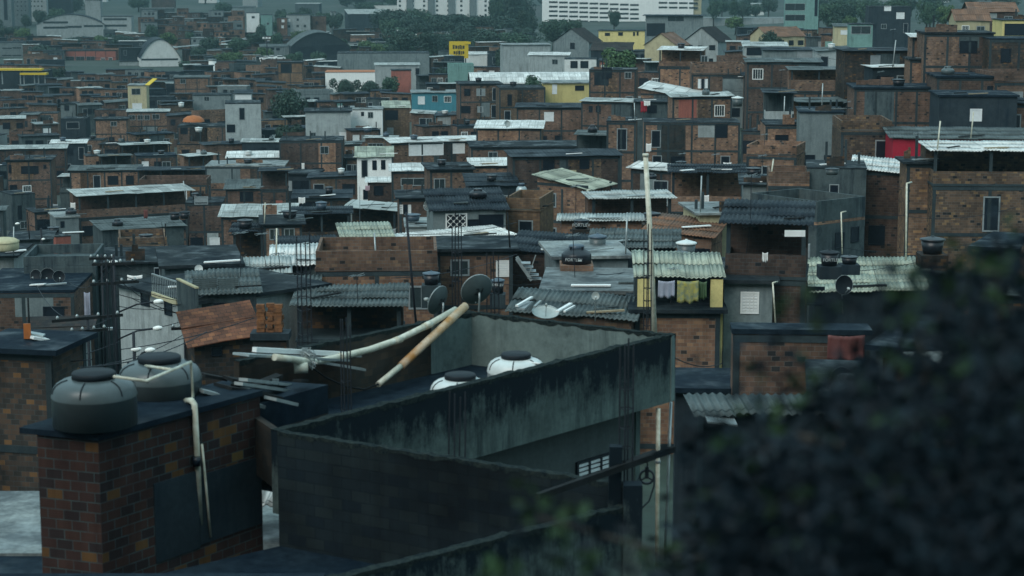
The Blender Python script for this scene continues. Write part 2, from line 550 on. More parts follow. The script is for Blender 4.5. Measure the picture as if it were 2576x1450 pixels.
def window(root, lx, lz, w, h, st, side=0, W=0):
    """a framed opening on the front face (side=0) or on a side face (side=1: x=W, side=-1: x=0), lx along that face"""

    nm = 'door' if st in ('dr', 'gate') else 'window'

    def tr(u, d, z):
        if side == 0:
            return (u, -d, z)
        return (W + d, u, z) if side > 0 else (-d, u, z)

    def bx(mb, u0, u1, d0, d1, z0, z1):
        q = [tr(u0, d1, z0), tr(u1, d1, z0), tr(u1, d0, z0), tr(u0, d0, z0), tr(u0, d1, z1), tr(u1, d1, z1), tr(u1, d0, z1), tr(u0, d0, z1)]
        mb.hexa(q)
    x0, x1, z0, z1 = lx - w / 2, lx + w / 2, lz - h / 2, lz + h / 2
    fm = {'w': 'white', 'b': 'white', 'd': 'grey', 'dr': 'grey', 'g': 'grey', 'o': 'dark', 'gate': 'grey', 'gl': 'white', 'sh': 'shut', 'lat': 'white'}[st]
    t = min(.09, w * .12)
    fr = MB()
    bx(fr, x0 - t, x0, -.05, .045, z0 - t, z1 + t)
    bx(fr, x1, x1 + t, -.05, .045, z0 - t, z1 + t)
    bx(fr, x0, x1, -.05, .043, z1, z1 + t)
    bx(fr, x0, x1, -.05, .043, z0 - t, z0)
    if st in ('b', 'gl'):
        for k in range(1, 4):
            u = x0 + w * k / 4
            bx(fr, u - .02, u + .02, -.01, .03, z0, z1)
    if st == 'd':
        bx(fr, lx - .025, lx + .025, -.01, .03, z0, z1)
    f = fr.build(nm, fm, root)
    pn = MB()
    bx(pn, x0, x1, -.05, .012, z0, z1)
    pm = {'w': 'shut', 'b': 'shut', 'd': 'glass', 'dr': 'dark', 'g': 'grey', 'o': 'dark', 'gate': 'dark', 'gl': 'glass', 'sh': 'shut', 'lat': 'dark'}[st]  # dark sheet stands in for the shaded inside of open holes
    pn.build('pane', pm, f)
    if st == 'lat':
        la = MB()
        cs_ = .42
        for k in range(-int(h / cs_) - 1, int(w / cs_) + 2):
            for sg in (1, -1):
                p_, q_ = [], None
                for z in [z0 + h * i / 24 for i in range(25)]:
                    u = x0 + k * cs_ + (z - z0) * sg + (h if sg < 0 else 0)
                    if x0 <= u <= x1:
                        p_.append((u, z))
                if len(p_) > 1:
                    (ua, za), (ub, zb_) = p_[0], p_[-1]
                    la.bar(tr(ua, .03, za), tr(ub, .03, zb_), .11, .05)
        la.build('lattice', 'white', f)
    if st in ('w', 'b'):
        sl = MB()
        k = 0
        n = max(3, int(h / .12))
        for k in range(n):
            z = z0 + h * (k + .5) / n
            bx(sl, x0 + .01, x1 - .01, .0125, .03, z - h / n * .28, z + h / n * .28)
        sl.build('slat', 'white', f)
    return f


def H(label, sn, x0, x1, yt, yb, D, d=7, yaw=0, wall='b1', roof='slab:cs', wins=(), name=None, cat='house', fr=None, base=None, ov=.3, near=None, keep=False, cols=None):
    h_ = House()
    q_ = roof.split(':')
    if q_[0] in ('shed', 'open') and not keep:
        kd, kt = (.65, .55) if D < 200 else (.6, .62)
        d *= kd
        if len(q_) > 2:
            q_[2] = str(float(q_[2]) * kt)
        roof = ':'.join(q_)
    psi = math.radians(yaw)
    xc = (x0 + x1) / 2
    C = P(xc, yt, D)
    ux, uy = math.cos(psi), math.sin(psi)

    def along(x):
        r = ray(x, yt)
        k = r.x / r.y
        return (k * C.y - C.x) / (ux - k * uy)
    s0, s1 = along(x0), along(x1)
    w = s1 - s0
    p0 = Vector((C.x + s0 * ux, C.y + s0 * uy, 0))
    ztop = C.z
    mid = p0 + Vector((ux * w / 2 - uy * d / 2, uy * w / 2 + ux * d / 2, 0))
    zb = min(zground(mid.x, mid.y), zground(p0.x, p0.y), zground(p0.x + ux * w, p0.y + uy * w)) - .6
    zb = min(zb, ztop - 3) if base is None else ztop - base
    name = name or ({'b': 'brick_house', 'p': 'plaster_house'}[wall[0]] if wall[0] in 'bp' else 'house')
    root = thing(name, label, cat, (p0.x, p0.y, zb), psi)
    h = ztop - zb
    M = Matrix.Translation((p0.x, p0.y, zb)) @ Matrix.Rotation(psi, 4, 'Z')
    Mi = M.inverted()
    h_.root, h_.w, h_.d, h_.h, h_.M, h_.D = root, w, d, h, M, D
    rs = roof.split(':')
    kind, rm = rs[0], (rs[1] if len(rs) > 1 else 'cs')
    pr = [float(q) for q in rs[2:]]
    corr = D < 165 and rm in SHEETY
    rmat = rm + 'f' if (rm in SHEETY and not corr) else rm
    wl = MB()

    def walls(zf, z1h=h, mb=wl):
        c = [(0, 0), (w, 0), (w, d), (0, d)]
        u = 0
        for i in range(4):
            a, b = c[i], c[(i + 1) % 4]
            L = math.hypot(b[0] - a[0], b[1] - a[1])
            mb.face([(a[0], a[1], 0), (b[0], b[1], 0), (b[0], b[1], zf(*b)), (a[0], a[1], zf(*a))], [(u, 0), (u + L, 0), (u + L, zf(*b)), (u, zf(*a))])
            u += L
        mb.face([(q[0], q[1], zf(*q)) for q in c], [q for q in c])

    h_.zr = lambda x, y: h
    hl = h
    if kind in ('slab', 'par'):
        walls(lambda x, y: h)
        wl.build('wall', wall, root)
        o = ov if kind == 'slab' else .06
        th_ = .16 if D < 100 else random.Random(int(x0 * 3 + D)).choice([.07, .1, .13, .157])
        o = o if D < 100 else o * random.Random(int(x1 * 5 + D)).choice([.1, .5, 1.0])
        MB().box(-o, w + o, -o, d + o, h + .003, h + th_).build('roof', rmat, root)
        h_.zr = lambda x, y: h + .165
        if kind == 'par':
            ph = pr[0] if pr else .9
            pb = MB()
            a, t = .0, .14
            pb.box(a, w, a, a + t, h + .163, h + ph)
            pb.box(a, w, d - t, d, h + .163, h + ph)
            pb.box(a, a + t, a + t, d - t, h + .163, h + ph)
            pb.box(w - t, w, a + t, d - t, h + .163, h + ph)
            pb.build('parapet', wall, root)
    elif kind == 'shed':
        t, sd = math.tan(math.radians(pr[0] if pr else 8)), math.tan(math.radians(pr[1] if len(pr) > 1 else 0))
        zf = lambda x, y: h + y * t + (x - w / 2) * sd
        walls(zf)
        wl.build('wall', wall, root)
        rb = MB()
        sheet(rb, -ov, w + ov, -ov, d + ov, lambda x, y: zf(x, y) + .075, corr, 'y' if abs(t) >= abs(sd) else 'x')
        rb.build('roof', rmat, root)
        h_.zr = lambda x, y: zf(x, y) + .12
    elif kind == 'gable':
        t = math.tan(math.radians(pr[0] if pr else 22))
        ax = rs[3] if False else ('x' if (len(pr) > 1 and pr[1] == 0) else 'y')
        if ax == 'y':                                # ridge runs front to back, gable faces front
            zf = lambda x, y: h + (w / 2 - abs(x - w / 2)) * t
            rise = zf(w / 2, 0)
            for y, rev in ((0, 0), (d, 1)):
                f = [(0, y, 0), (w, y, 0), (w, y, h), (w / 2, y, rise), (0, y, h)]
                uv = [(q[0], q[2]) for q in f]
                wl.face(f[::-1] if rev else f, uv[::-1] if rev else uv)
            wl.quad((w, 0, 0), (w, d, 0), (w, d, h), (w, 0, h))
            wl.quad((0, d, 0), (0, 0, 0), (0, 0, h), (0, d, h))
            wl.build('wall', wall, root)
            rb = MB()
            sheet(rb, -ov, w / 2, -ov, d + ov, lambda x, y: h + .08 + x * t, False, 'x')
            sheet(rb, w / 2, w + ov, -ov, d + ov, lambda x, y: h + .08 + (w - x) * t, False, 'x')
        else:
            zf = lambda x, y: h + (d / 2 - abs(y - d / 2)) * t
            for x, rev in ((w, 0), (0, 1)):
                f = [(x, 0, 0), (x, d, 0), (x, d, h), (x, d / 2, zf(0, d / 2)), (x, 0, h)]
                uv = [(q[1], q[2]) for q in f]
                wl.face(f[::-1] if rev else f, uv[::-1] if rev else uv)
            wl.quad((0, 0, 0), (w, 0, 0), (w, 0, h), (0, 0, h))
            wl.quad((w, d, 0), (0, d, 0), (0, d, h), (w, d, h))
            wl.build('wall', wall, root)
            rb = MB()
            sheet(rb, -ov, w + ov, -ov, d / 2, lambda x, y: h + .08 + y * t, corr)
            sheet(rb, -ov, w + ov, d / 2, d + ov, lambda x, y: h + .08 + (d - y) * t, corr)
        rb.build('roof', rmat, root)
        h_.zr = lambda x, y: zf(x, y) + .1
    elif kind == 'arch':
        rise = pr[0] if pr else 2.5
        ax = 'x' if len(pr) > 1 and pr[1] == 0 else 'y'
        n = 16
        S = w if ax == 'y' else d
        prof = [(S * k / n, h + rise * (1 - (2 * k / n - 1) ** 2)) for k in range(n + 1)]
        if ax == 'y':
            for y, rev in ((0, 0), (d, 1)):
                f = [(0, y, 0), (w, y, 0)] + [(u, y, z) for u, z in reversed(prof)]
                uv = [(q[0], q[2]) for q in f]
                wl.face(f[::-1] if rev else f, uv[::-1] if rev else uv)
            wl.quad((w, 0, 0), (w, d, 0), (w, d, h), (w, 0, h))
            wl.quad((0, d, 0), (0, 0, 0), (0, 0, h), (0, d, h))
        else:
            for x, rev in ((w, 0), (0, 1)):
                f = [(x, 0, 0), (x, d, 0)] + [(x, u, z) for u, z in reversed(prof)]
                uv = [(q[1], q[2]) for q in f]
                wl.face(f[::-1] if rev else f, uv[::-1] if rev else uv)
            wl.quad((0, 0, 0), (w, 0, 0), (w, 0, h), (0, 0, h))
            wl.quad((w, d, 0), (0, d, 0), (0, d, h), (w, d, h))
        wl.build('wall', wall, root)
        rb = MB()
        lo, hi = (-.4, d + .4) if ax == 'y' else (-.4, w + .4)
        for (u, z), (u2, z2) in zip(prof, prof[1:]):
            q = [(u, lo, z + .05), (u2, lo, z2 + .05), (u2, hi, z2 + .05), (u, hi, z + .05)]
            if ax == 'x':
                q = [(b, a, c) for a, b, c in q][::-1]
            up = [(a, b, c + .15) for a, b, c in q]
            rb.hexa(q + up)
        rb.build('roof', rmat, root)
        h_.zr = lambda x, y: h + rise * .8
    elif kind == 'open':                             # a roofed open terrace on top
        t, sd = math.tan(math.radians(pr[0] if pr else 5)), math.tan(math.radians(pr[1] if len(pr) > 1 else 0))
        ph = pr[2] if len(pr) > 2 else 2.4
        par = pr[3] if len(pr) > 3 else .8
        hl = h - ph
        zf = lambda x, y: h + y * t + (x - w / 2) * sd
        walls(lambda x, y: hl)
        wl.build('wall', wall, root)
        MB().box(-.06, w + .06, -.06, d + .06, hl + .003, hl + .14).build('terrace_slab', 'cf', root)
        if par > 0:
            pb = MB()
            pb.box(0, w, 0, .13, hl + .143, hl + par)
            pb.box(0, .13, .13, d * .6, hl + .143, hl + par)
            pb.box(w - .13, w, .13, d * .6, hl + .143, hl + par)
            pb.build('parapet', wall, root)
        bw = MB()
        yb0 = d * .6
        bw.face([(0, yb0, hl + .14), (w, yb0, hl + .14), (w, yb0, zf(w, yb0)), (0, yb0, zf(0, yb0))], [(0, 0), (w, 0), (w, ph), (0, ph)])
        bw.face([(w, yb0, hl + .14), (w, d, hl + .14), (w, d, zf(w, d)), (w, yb0, zf(w, yb0))], [(0, 0), (d, 0), (d, ph), (0, ph)])
        bw.face([(0, d, hl + .14), (0, yb0, hl + .14), (0, yb0, zf(0, yb0)), (0, d, zf(0, d))], [(0, 0), (d, 0), (d, ph), (0, ph)])
        bw.face([(w, d, hl + .14), (0, d, hl + .14), (0, d, zf(0, d)), (w, d, zf(w, d))], [(0, 0), (w, 0), (w, ph), (0, ph)])
        bw.build('back_wall', wall if wall in BRICKY else 'pd', root)
        n = max(1, round(w / 3.0))
        for k in range(n + 1):
            px = .12 + (w - .24) * k / n
            MB().box(px - .09, px + .09, .02, .2, hl + .143, zf(px, .1)).build('post', 'cf', root)
        rb = MB()
        sheet(rb, -ov, w + ov, -ov, d + ov, lambda x, y: zf(x, y) + .07, corr, 'y' if abs(t) >= abs(sd) else 'x')
        rb.build('roof', rmat, root)
        h_.zr = lambda x, y: zf(x, y) + .12
    # exposed concrete frame of an unrendered brick house
    if fr is None:
        fr = 1 if wall in BRICKY and D < 300 else 0
    if fr:
        n = cols or max(1, round(w / 3.1))
        for k in range(n + 1):
            px = .1 + (w - .2) * k / n
            MB().box(px - .1, px + .1, -.018, .1, 0, hl - .03 if kind != 'shed' else min(h_.zr(0, 0), h_.zr(w, 0)) - .16).build('pillar', 'cf', root)
        sx, out = (0, -1) if yaw > 0 else (w, 1)
        m = max(1, round(d / 3.4))
        for k in range(1, m + 1):
            py = .1 + (d - .2) * k / m
            MB().box(sx - (.018 if out < 0 else .1), sx + (.018 if out > 0 else .1), py - .1, py + .1, 0, hl - .03).build('pillar', 'cf', root)
        z = hl - .03
        while z > max(hl - 9, 1):
            MB().box(-.012, w + .012, -.024, .1, z - .22, z).build('ring_beam', 'cf', root)
            z -= 2.85
    hr = random.Random(int(x0 * 7 + yt * 13 + D))
    if kind != 'arch' and 84 < D < 430 and wall != 'pr':
        # openings nobody measured: the ordinary scatter of small windows and doors
        n = max(1, round(w / 2.3))
        rows = ([hl - 1.35] if not wins else []) + [hl - 4.2]
        for zc in rows:
            for k in range(n):
                if zc > 1.5 and hr.random() < .55:
                    st = hr.choices(['o', 'd', 'dr', 'sh', 'g', 'gl'], [6, 3, 1.6, .5, .6, .5])[0]
                    wd, ht, dz = (hr.uniform(.8, 1.4), hr.uniform(.8, 1.2), 0) if st != 'dr' else (.85, 2.0, -.35)
                    px = w * (k + .5) / n + hr.uniform(-.25, .25)
                    if .6 < px < w - .6:
                        window(root, px, zc + dz, wd, ht, st)
        # patches of render or old paint on part of the brickwork
        if wall in BRICKY and hr.random() < .34 and w > 3:
            u0 = hr.uniform(0, .6) * w
            u1 = min(w - .02, u0 + hr.uniform(.18, .45) * w)
            z1 = hl - hr.choice([.25, .25, 1.2, 2.9])
            z0_ = z1 - hr.uniform(1.0, 2.6)
            if z0_ > .5:
                MB().box(u0 + .02, u1, -.010, .02, z0_, z1).build('render_patch', hr.choice(['pd', 'pg', 'pk', 'pd', 'pg', 'pl', 'pm', 'pc', 'pp']), root)
    if wall in BRICKY and w > 6 and 84 < D < 430 and kind != 'open':
        for k in range(2 if w > 9 else 1):
            u0 = hr.uniform(.05, .7) * w
            u1 = min(w - .05, u0 + hr.uniform(2.2, 3.4))
            z0_ = max(.2, hl - hr.choice([3.1, 5.9]))
            MB().box(u0, u1, -.008, .02, z0_, hl - .24).build('infill_bay', hr.choice(['b1', 'b2', 'b3', 'b4', 'b6', 'b7', 'pd']), root)
    if kind == 'slab' and not keep and 100 < D < 420 and hr.random() < .6:
        # half-built brickwork and starter columns on the slab
        hb = wall if wall in BRICKY else 'b3'
        zt = h + .165
        u0 = hr.uniform(0, .5) * w
        u1 = min(w, u0 + hr.uniform(.2, .5) * w)
        ht = hr.uniform(.35, 1.1)
        yy = hr.choice([.0, .0, d * .5, d - .15])
        hm_ = MB()
        nst = 3
        for k in range(nst):
            hm_.box(u0 + (u1 - u0) * k / nst, u0 + (u1 - u0) * (k + 1) / nst, yy, yy + .14, zt, zt + ht * hr.uniform(.55, 1))
        hm_.build('half_wall', hb, root)
        for k in range(hr.choice([1, 2, 3])):
            px = hr.uniform(.1, w - .1)
            MB().box(px - .08, px + .08, d * .3, d * .3 + .16, zt, zt + hr.uniform(.5, 1.6)).build('stub_column', 'cf', root)
    for q in wins:
        x, y, ww, hh, st = q[:5]
        r = ray(x, y)
        nrm = Vector((uy, -ux, 0))
        tw = p0.dot(nrm) / r.dot(nrm)
        lp = Mi @ (r * tw)
        dist = (r * tw).y
        cs = abs(nrm.dot(Vector((r.x, r.y, 0)).normalized()))
        if -.5 < lp.x < w + .5 and ww > 2:
            window(root, lp.x, lp.z, ww * dist / F / max(cs, .3), hh * dist / F, st)
    if sn:
        LM.append(((x0 + x1) / 2, (yt + yb) / 2, D, sn))
    h_.box = (x0, x1, yt, yb, D)
    h_.c = (mid.x, mid.y, max(w, d) * .5, min(w, d) * .5)
    h_.label, h_.sn = label, sn
    HOUSES.append(h_)
    return h_
# ---------------------------------------------------------------- foreground terrace building
ZTOP = -8.16
A, CR, CB = hit(699, 1087, ZTOP), hit(1700, 842, ZTOP), hit(1169, 783, ZTOP)
EL = hit(575, 905, ZTOP)
K = hit(1588, 1224, ZTOP)
WX = hit(880, 1455, ZTOP - .35)
dirL = (CR - A).normalized()
nrmL = Vector((dirL.y, -dirL.x, 0))            # outwards, towards the viewer's side


def wseg(mb, a, b, z0, z1, t, off=0.0):
    """a wall from a to b, thickness t behind the line (to its left-hand side turned away from the viewer)"""
    d = (Vector((b.x, b.y, 0)) - Vector((a.x, a.y, 0)))
    L = d.length
    d.normalize()
    n = Vector((-d.y, d.x, 0))
    a0, b0 = a + n * off, b + n * off
    a1, b1 = a + n * (off + t), b + n * (off + t)
    c = [(a0, 0), (b0, L), (b1, L), (a1, 0)]
    for (p, u), (q, v) in ((c[0], c[1]), (c[1], c[2]), (c[2], c[3]), (c[3], c[0])):
        if u == v:
            v = u + t
        mb.face([(p.x, p.y, z0), (q.x, q.y, z0), (q.x, q.y, z1), (p.x, p.y, z1)], [(u, z0), (v, z0), (v, z1), (u, z1)])
    mb.face([(p.x, p.y, z1) for p, _ in c], [(u, i * .1) for i, (_, u) in enumerate(c)])
    mb.face([(p.x, p.y, z0) for p, _ in reversed(c)], [(0, 0)] * 4)
    return mb


tb = thing('terrace_building', 'stained plaster building with high roof terrace parapet holding two white tanks and satellite dishes', 'building', (0, 0, 0))
LM.append((1300, 950, 40, 'stained terrace building'))
wseg(MB(), A, CR, ZTOP - 1.52, ZTOP, .18).build('parapet', 'pfg', tb)
wseg(MB(), CR + dirL * -.02, CB, ZTOP - 1.50, ZTOP - .004, .16, .003).build('parapet', 'pfb', tb)
wj = CB + (EL - CB).normalized() * 1.55
wseg(MB(), CB, wj, ZTOP - 1.50, ZTOP - .008, .16, .165).build('parapet', 'pfb', tb)
wseg(MB(), wj, EL, ZTOP - 1.50, ZTOP - .012, .16, .165).build('parapet', 'b3d', tb)
fl = MB()
q = [A + (EL - CB), A, CR, CB]
back = (CB - CR)
q = [A, CR, CB, A + back]
q = [A + dirL * .9 - nrmL * .19, CR - nrmL * .19, CB, A + back * 1.0 + dirL * .9]
fl.face([(p.x, p.y, ZTOP - 1.25) for p in q], [(p.x, p.y) for p in q])
fl.face([(p.x, p.y, ZTOP - 1.45) for p in reversed(q)], [(p.x, p.y) for p in q])
fl.build('terrace_floor', 'ck', tb)
def coping(a, b, z, t, off, parent):
    m = MB()
    d = Vector((b.x - a.x, b.y - a.y, 0))
    L = d.length
    d.normalize()
    nn = Vector((-d.y, d.x, 0))
    rc = random.Random(int(L * 100))
    n = max(4, int(L / .12))
    rows = []
    for i in range(n + 1):
        p = a + d * (L * i / n)
        j = [rc.uniform(-.012, .012) for _ in range(4)]
        rows.append([p + nn * (off - .006 + j[0] * .4), p + nn * (off + t + .006 + j[1] * .4), z + .006 + rc.uniform(0, .02) + (rc.random() < .12) * .025, z - .05 + rc.uniform(-.05, .03)])
    for r0, r1 in zip(rows, rows[1:]):
        q = lambda r, k, zz: (r[k].x, r[k].y, r[zz])
        m.quad(q(r0, 0, 2), q(r1, 0, 2), q(r1, 1, 2), q(r0, 1, 2))
        m.quad(q(r0, 0, 3), q(r1, 0, 3), q(r1, 0, 2), q(r0, 0, 2))
        m.quad(q(r1, 1, 3), q(r0, 1, 3), q(r0, 1, 2), q(r1, 1, 2))
    m.build('coping', 'moss', parent)


coping(A, CR, ZTOP, .18, 0, tb)
coping(CR + dirL * -.02, CB, ZTOP - .004, .16, .003, tb)
coping(CB, EL, ZTOP - .006, .16, .165, tb)
# the set-back wall below the overhanging parapet, with its louvred window
A2, C2 = A - nrmL * .55 + dirL * 1.0, CR - nrmL * .55 - dirL * .55
wseg(MB(), A2, C2, -17, ZTOP - 1.53, .2).build('wall', 'pfw', tb)
wseg(MB(), C2 + dirL * .0, C2 + back * .95, -17, ZTOP - 1.53, .2, .01).build('wall', 'pfg', tb)
wn = -nrmL
pl = A2


def onwall(x, y):
    r = ray(x, y)
    t = pl.dot(nrmL) / r.dot(nrmL)
    return r * t


c0 = onwall(1494, 1177)
wr = empty('window', (0, 0, 0)) if False else None
wb, wp_, ws = MB(), MB(), MB()
U = dirL
Z = Vector((0, 0, 1))


def slabon(mb, u0, u1, z0, z1, o0, o1):
    q = []
    for z in (z0, z1):
        for u, o in ((u0, o1), (u1, o1), (u1, o0), (u0, o0)):
            q.append(c0 + U * u + Z * z + nrmL * o)
    mb.hexa(q)


ww, wh = .62, .20
for u in (-ww, -ww / 3, ww / 3, ww):
    slabon(wb, u - .03, u + .03, -wh - .05, wh + .05, -.05, .06)
slabon(wb, -ww, ww, wh, wh + .05, -.05, .055)
slabon(wb, -ww, ww, -wh - .05, -wh, -.05, .055)
wf = wb.build('window', 'dark', tb)
slabon(wp_, -ww, ww, -wh, wh, -.05, .01)
wp_.build('pane', 'dark', wf)
for k in range(4):
    z = -wh + wh * 2 * (k + .5) / 4
    slabon(ws, -ww + .03, ww - .03, z - .03, z + .03, .012, .04)
ws.build('slat', 'shut', wf)

# nearer lower terrace: wall towards the viewer's side and its mossy front wall
nb = thing('lower_terrace', 'dark lower terrace of unrendered block walls with a stained front wall and leaning corner post', 'building', (0, 0, 0))
LM.append((1150, 1250, 31, 'dark lower terrace'))
dW4 = (K - A).normalized()
wseg(MB(), A - dW4 * .02, K, ZTOP - 2.6, ZTOP - .015, .15).build('block_wall', 'blk', nb)
dirF = (WX - K).normalized()
nF = Vector((-dirF.y, dirF.x, 0))
W5a, W5b = WX + dirF * 2, K + Vector((0, 0, -.12))
wseg(MB(), W5a, W5b, -16, ZTOP - .33, .17, 0).build('front_wall', 'pfg', nb)
q = [W5a, K, A, A + (W5a - K)]
fm = MB()
fm.face([(p.x, p.y, ZTOP - 2.1) for p in q], [(p.x, p.y) for p in q])
fm.face([(p.x, p.y, ZTOP - 2.3) for p in reversed(q)], [(p.x, p.y) for p in q])
fm.build('floor_slab', 'ck', nb)
pp = hit(1545, 1232, ZTOP - .1)
coping(A, K, ZTOP - .015, .15, 0, nb)
coping(W5a, W5b, ZTOP - .33, .17, 0, nb)
post = MB()
post.bar(pp + Vector((0, 0, -.3)), hit(1553, 1120, 0) * 0 + pp + Vector((.02, 0, .72)), .2, .2)
post.build('post', 'pfg', nb)
kb = MB()
kb.bar(K + Vector((.02, 0, -2)), K + Vector((.02, 0, .05)), .3, .3)
kb.build('pier', 'pfg', nb)


def at(x, y, D):
    return P(x, y, D)


DK = K.y
bm = thing('hoist_beam', 'dark timber beam lying across the terrace corner and sticking out over the void', 'beam', at(1540, 1185, DK))
b_ = MB()
o = bm.location
b_.bar(at(1352, 1250, DK - 1.2) - o, at(1695, 1130, DK + .9) - o, .08, .10)
b_.build('timber', 'wood', bm)
b_ = MB()
b_.bar(at(1572, 1168, DK + .3) - o, at(1650, 1140, DK + .65) - o, .13, .09)
b_.build('splint', 'wood', bm)
# pulley wheel hanging from the beam
pc = at(1627, 1200, DK + .55)
pu = thing('pulley_wheel', 'iron three-spoked pulley wheel hanging from the dark timber beam', 'pulley', pc)
rim = MB()
for k in range(28):
    a, b = 2 * math.pi * k / 28, 2 * math.pi * (k + 1) / 28
    rr, ri = .128, .098
    f = lambda t, r, y: (r * math.cos(t), y, r * math.sin(t))
    rim.hexa([f(a, ri, -.03), f(a, rr, -.03), f(a, rr, .03), f(a, ri, .03), f(b, ri, -.03), f(b, rr, -.03), f(b, rr, .03), f(b, ri, .03)])
rim.build('rim', 'rebar', pu)
for k in range(3):
    t = math.pi / 2 + k * 2 * math.pi / 3
    MB().bar((0, 0, 0), (.1 * math.cos(t), 0, .1 * math.sin(t)), .035, .02).build('spoke', 'rebar', pu)
MB().box(-.03, .03, -.035, .035, -.02, .17).build('yoke', 'rebar', pu)
hk = MB()
hk.tube([(0, 0, .16), (.012, 0, .2), (0, 0, .25), (-.012, 0, .30), (0, 0, .34)], .012, 6)
hk.build('hook', 'rebar', pu)
rp = MB()
rp.tube([pc + Vector(v) for v in ((-.13, -.04, 0), (-.22, -.1, -.2), (-.28, -.2, -.45))], .012, 6)
tag(rp.build('rope', 'wire'), 'short rope hanging from the pulley down to the terrace pier', 'rope')
rp = MB()
rp.tube([pc + Vector(v) for v in ((.125, 0, 0), (.12, .0, -.15), (.04, -.02, -.4), (-.12, -.05, -.55), (-.3, -.1, -.62))], .014, 6)
tag(rp.build('hose', 'wire'), 'black hose looping below the pulley against the plaster wall', 'hose')


# rebar columns
def rebar(label, x, yb, yt, D, sq=.16, lean=0.0, st=.32, stirrups=True, rz=.5, group=None):
    b = P(x, yb, D)
    t = P(x, yt, D)
    hgt = (t - b).length
    r = thing('rebar_column', label, 'rebar', b, rz, group)
    for i, (sx, sy) in enumerate(((-1, -1), (1, -1), (1, 1), (-1, 1))):
        l = hgt * (1 - .09 * R.random())
        dx = lean * hgt + R.uniform(-.02, .02)
        MB().tube([(sx * sq / 2, sy * sq / 2, 0), (sx * sq / 2 + dx / 2, sy * sq / 2, l * .5), (sx * sq / 2 + dx, sy * sq / 2 + R.uniform(-.03, .03), l)], .015 if D < 60 else .02, 5).build('rod', 'rebar', r)
    if stirrups:
        n = int(hgt * .85 / st)
        for k in range(n):
            z = .1 + k * st
            dx = lean * z
            h = sq / 2 + .008
            MB().tube([(-h + dx, -h, z), (h + dx, -h, z + .015), (h + dx, h, z), (-h + dx, h, z + .015), (-h + dx, -h, z)], .009 if D < 60 else .013, 4).build('stirrup', 'rebar', r)
    return r


rebar('stirrup-tied rebar column against the stained front parapet beside the leaning post', 1574, 1240, 848, DK + .25, .15, .0)
rebar('bare rebar column rising from the dark block wall', 1148, 1300, 985, 31.4, .2, .01, .45, False)
rebar('tall rebar column behind the two satellite dishes', 1150, 790, 528, CB.y + .6, .17, .0, .7)
rebar('rebar column beside the water tank by the dish pair', 1240, 800, 632, CB.y + .9, .22, -.01, .5)
rebar('tallest rebar column above the pile of loose pipes, tied with stirrups', 770, 945, 575, 42, .22, -.01, .28)
rebar('thin rebar column standing in the middle of the roof terrace', 872, 1045, 800, 38, .15, .0, .6)
rebar('slim rebar column beside the tall pale pole', 1628, 830, 560, 49, .14, .0, .33)
rebar('dark rebar column standing above the wire-hung street', 283, 905, 640, 66, .2, .0, .5, False)

# satellite dishes on the back corner


def dish(label, x, y, D, r, ax, mat='dish', name='satellite_dish', mark=None, mast=1.0, lnb=True, rim=True):
    c = P(x, y, D)
    ax = Vector(ax).normalized()
    root = thing(name, label, 'satellite dish', c - Vector((0, 0, mast)))
    o = Vector((0, 0, mast))
    n = 30
    m = MB()
    prof = [(r * k / 8, .28 * r * (k / 8) ** 2) for k in range(9)]
    m.lathe([(0.001, .0)] + prof[1:] + [(r * 1.01, .28 * r - .012)] + [(p[0], p[1] - .014) for p in reversed(prof[1:])] + [(.001, -.014)], o - ax * .14 * r, n, ax)
    m.build('reflector', mat, root)
    side = ax.cross(Vector((0, 0, 1))).normalized()
    if rim:
        rm = MB()
        up = side.cross(ax)
        cc = o + ax * (.14 * r)
        rm.tube([cc + (side * math.cos(t) + up * math.sin(t)) * r for t in [2 * math.pi * k / 36 for k in range(37)]], (.012 if mat != 'lid' else .006) * r / .35, 6)
        rm.build('rim', 'metal' if mat != 'lid' else 'grey', root)
    MB().tube([(0, 0, -.05), o - ax * .12 - Vector((0, 0, r * .4)), o - ax * .12], .022, 8).build('mast', 'metal', root)
    if lnb:
        a = o + Vector((0, 0, -r * .9)) + ax * .1
        b = o + ax * r * 1.15 - Vector((0, 0, r * .35))
        arm = MB()
        arm.tube([a, b], .014, 6)
        arm = arm.build('arm', 'metal', root)
        hd = MB()
        hd.lathe([(.001, -.05), (.03, -.05), (.045, .0), (.045, .05), (.001, .06)], b, 12, (o - b).normalized())
        hd.build('receiver', 'dishl', arm)
    if mark:
        up = side.cross(ax)
        text(mark, c - ax * (.14 * r + .024) , side * 1, up, r * .62, 'ink', root, root.location, shear=.25)
    return root


def text(s, pos, ux, uz, size, mat, parent, ploc, shear=0.0, nm='lettering'):
    cu = bpy.data.curves.new(nm, 'FONT')
    cu.body = s
    cu.align_x = cu.align_y = 'CENTER'
    cu.size = size
    cu.extrude = .004
    cu.shear = shear
    o = bpy.data.objects.new('tmp', cu)
    COL.objects.link(o)
    me = bpy.data.meshes.new_from_object(o.evaluated_get(bpy.context.evaluated_depsgraph_get()))
    bpy.data.objects.remove(o)
    me.materials.clear()
    me.materials.append(MAT[mat])
    t = bpy.data.objects.new(nm, me)
    COL.objects.link(t)
    ux, uz = ux.normalized(), uz.normalized()
    n = ux.cross(uz)
    M = Matrix((ux, uz, n)).transposed().to_4x4()
    M.translation = pos - ploc
    t.parent = parent
    t.matrix_local = M
    return t


dish('grey satellite dish marked 21, turned edge-on at the roof corner', 1105, 757, CB.y + .15, .36, (-.80, .55, .30), mark='21')
dish('wider grey satellite dish marked 21, half hidden by rebar', 1201, 731, CB.y + .5, .40, (-.42, .85, .35), mark='21')

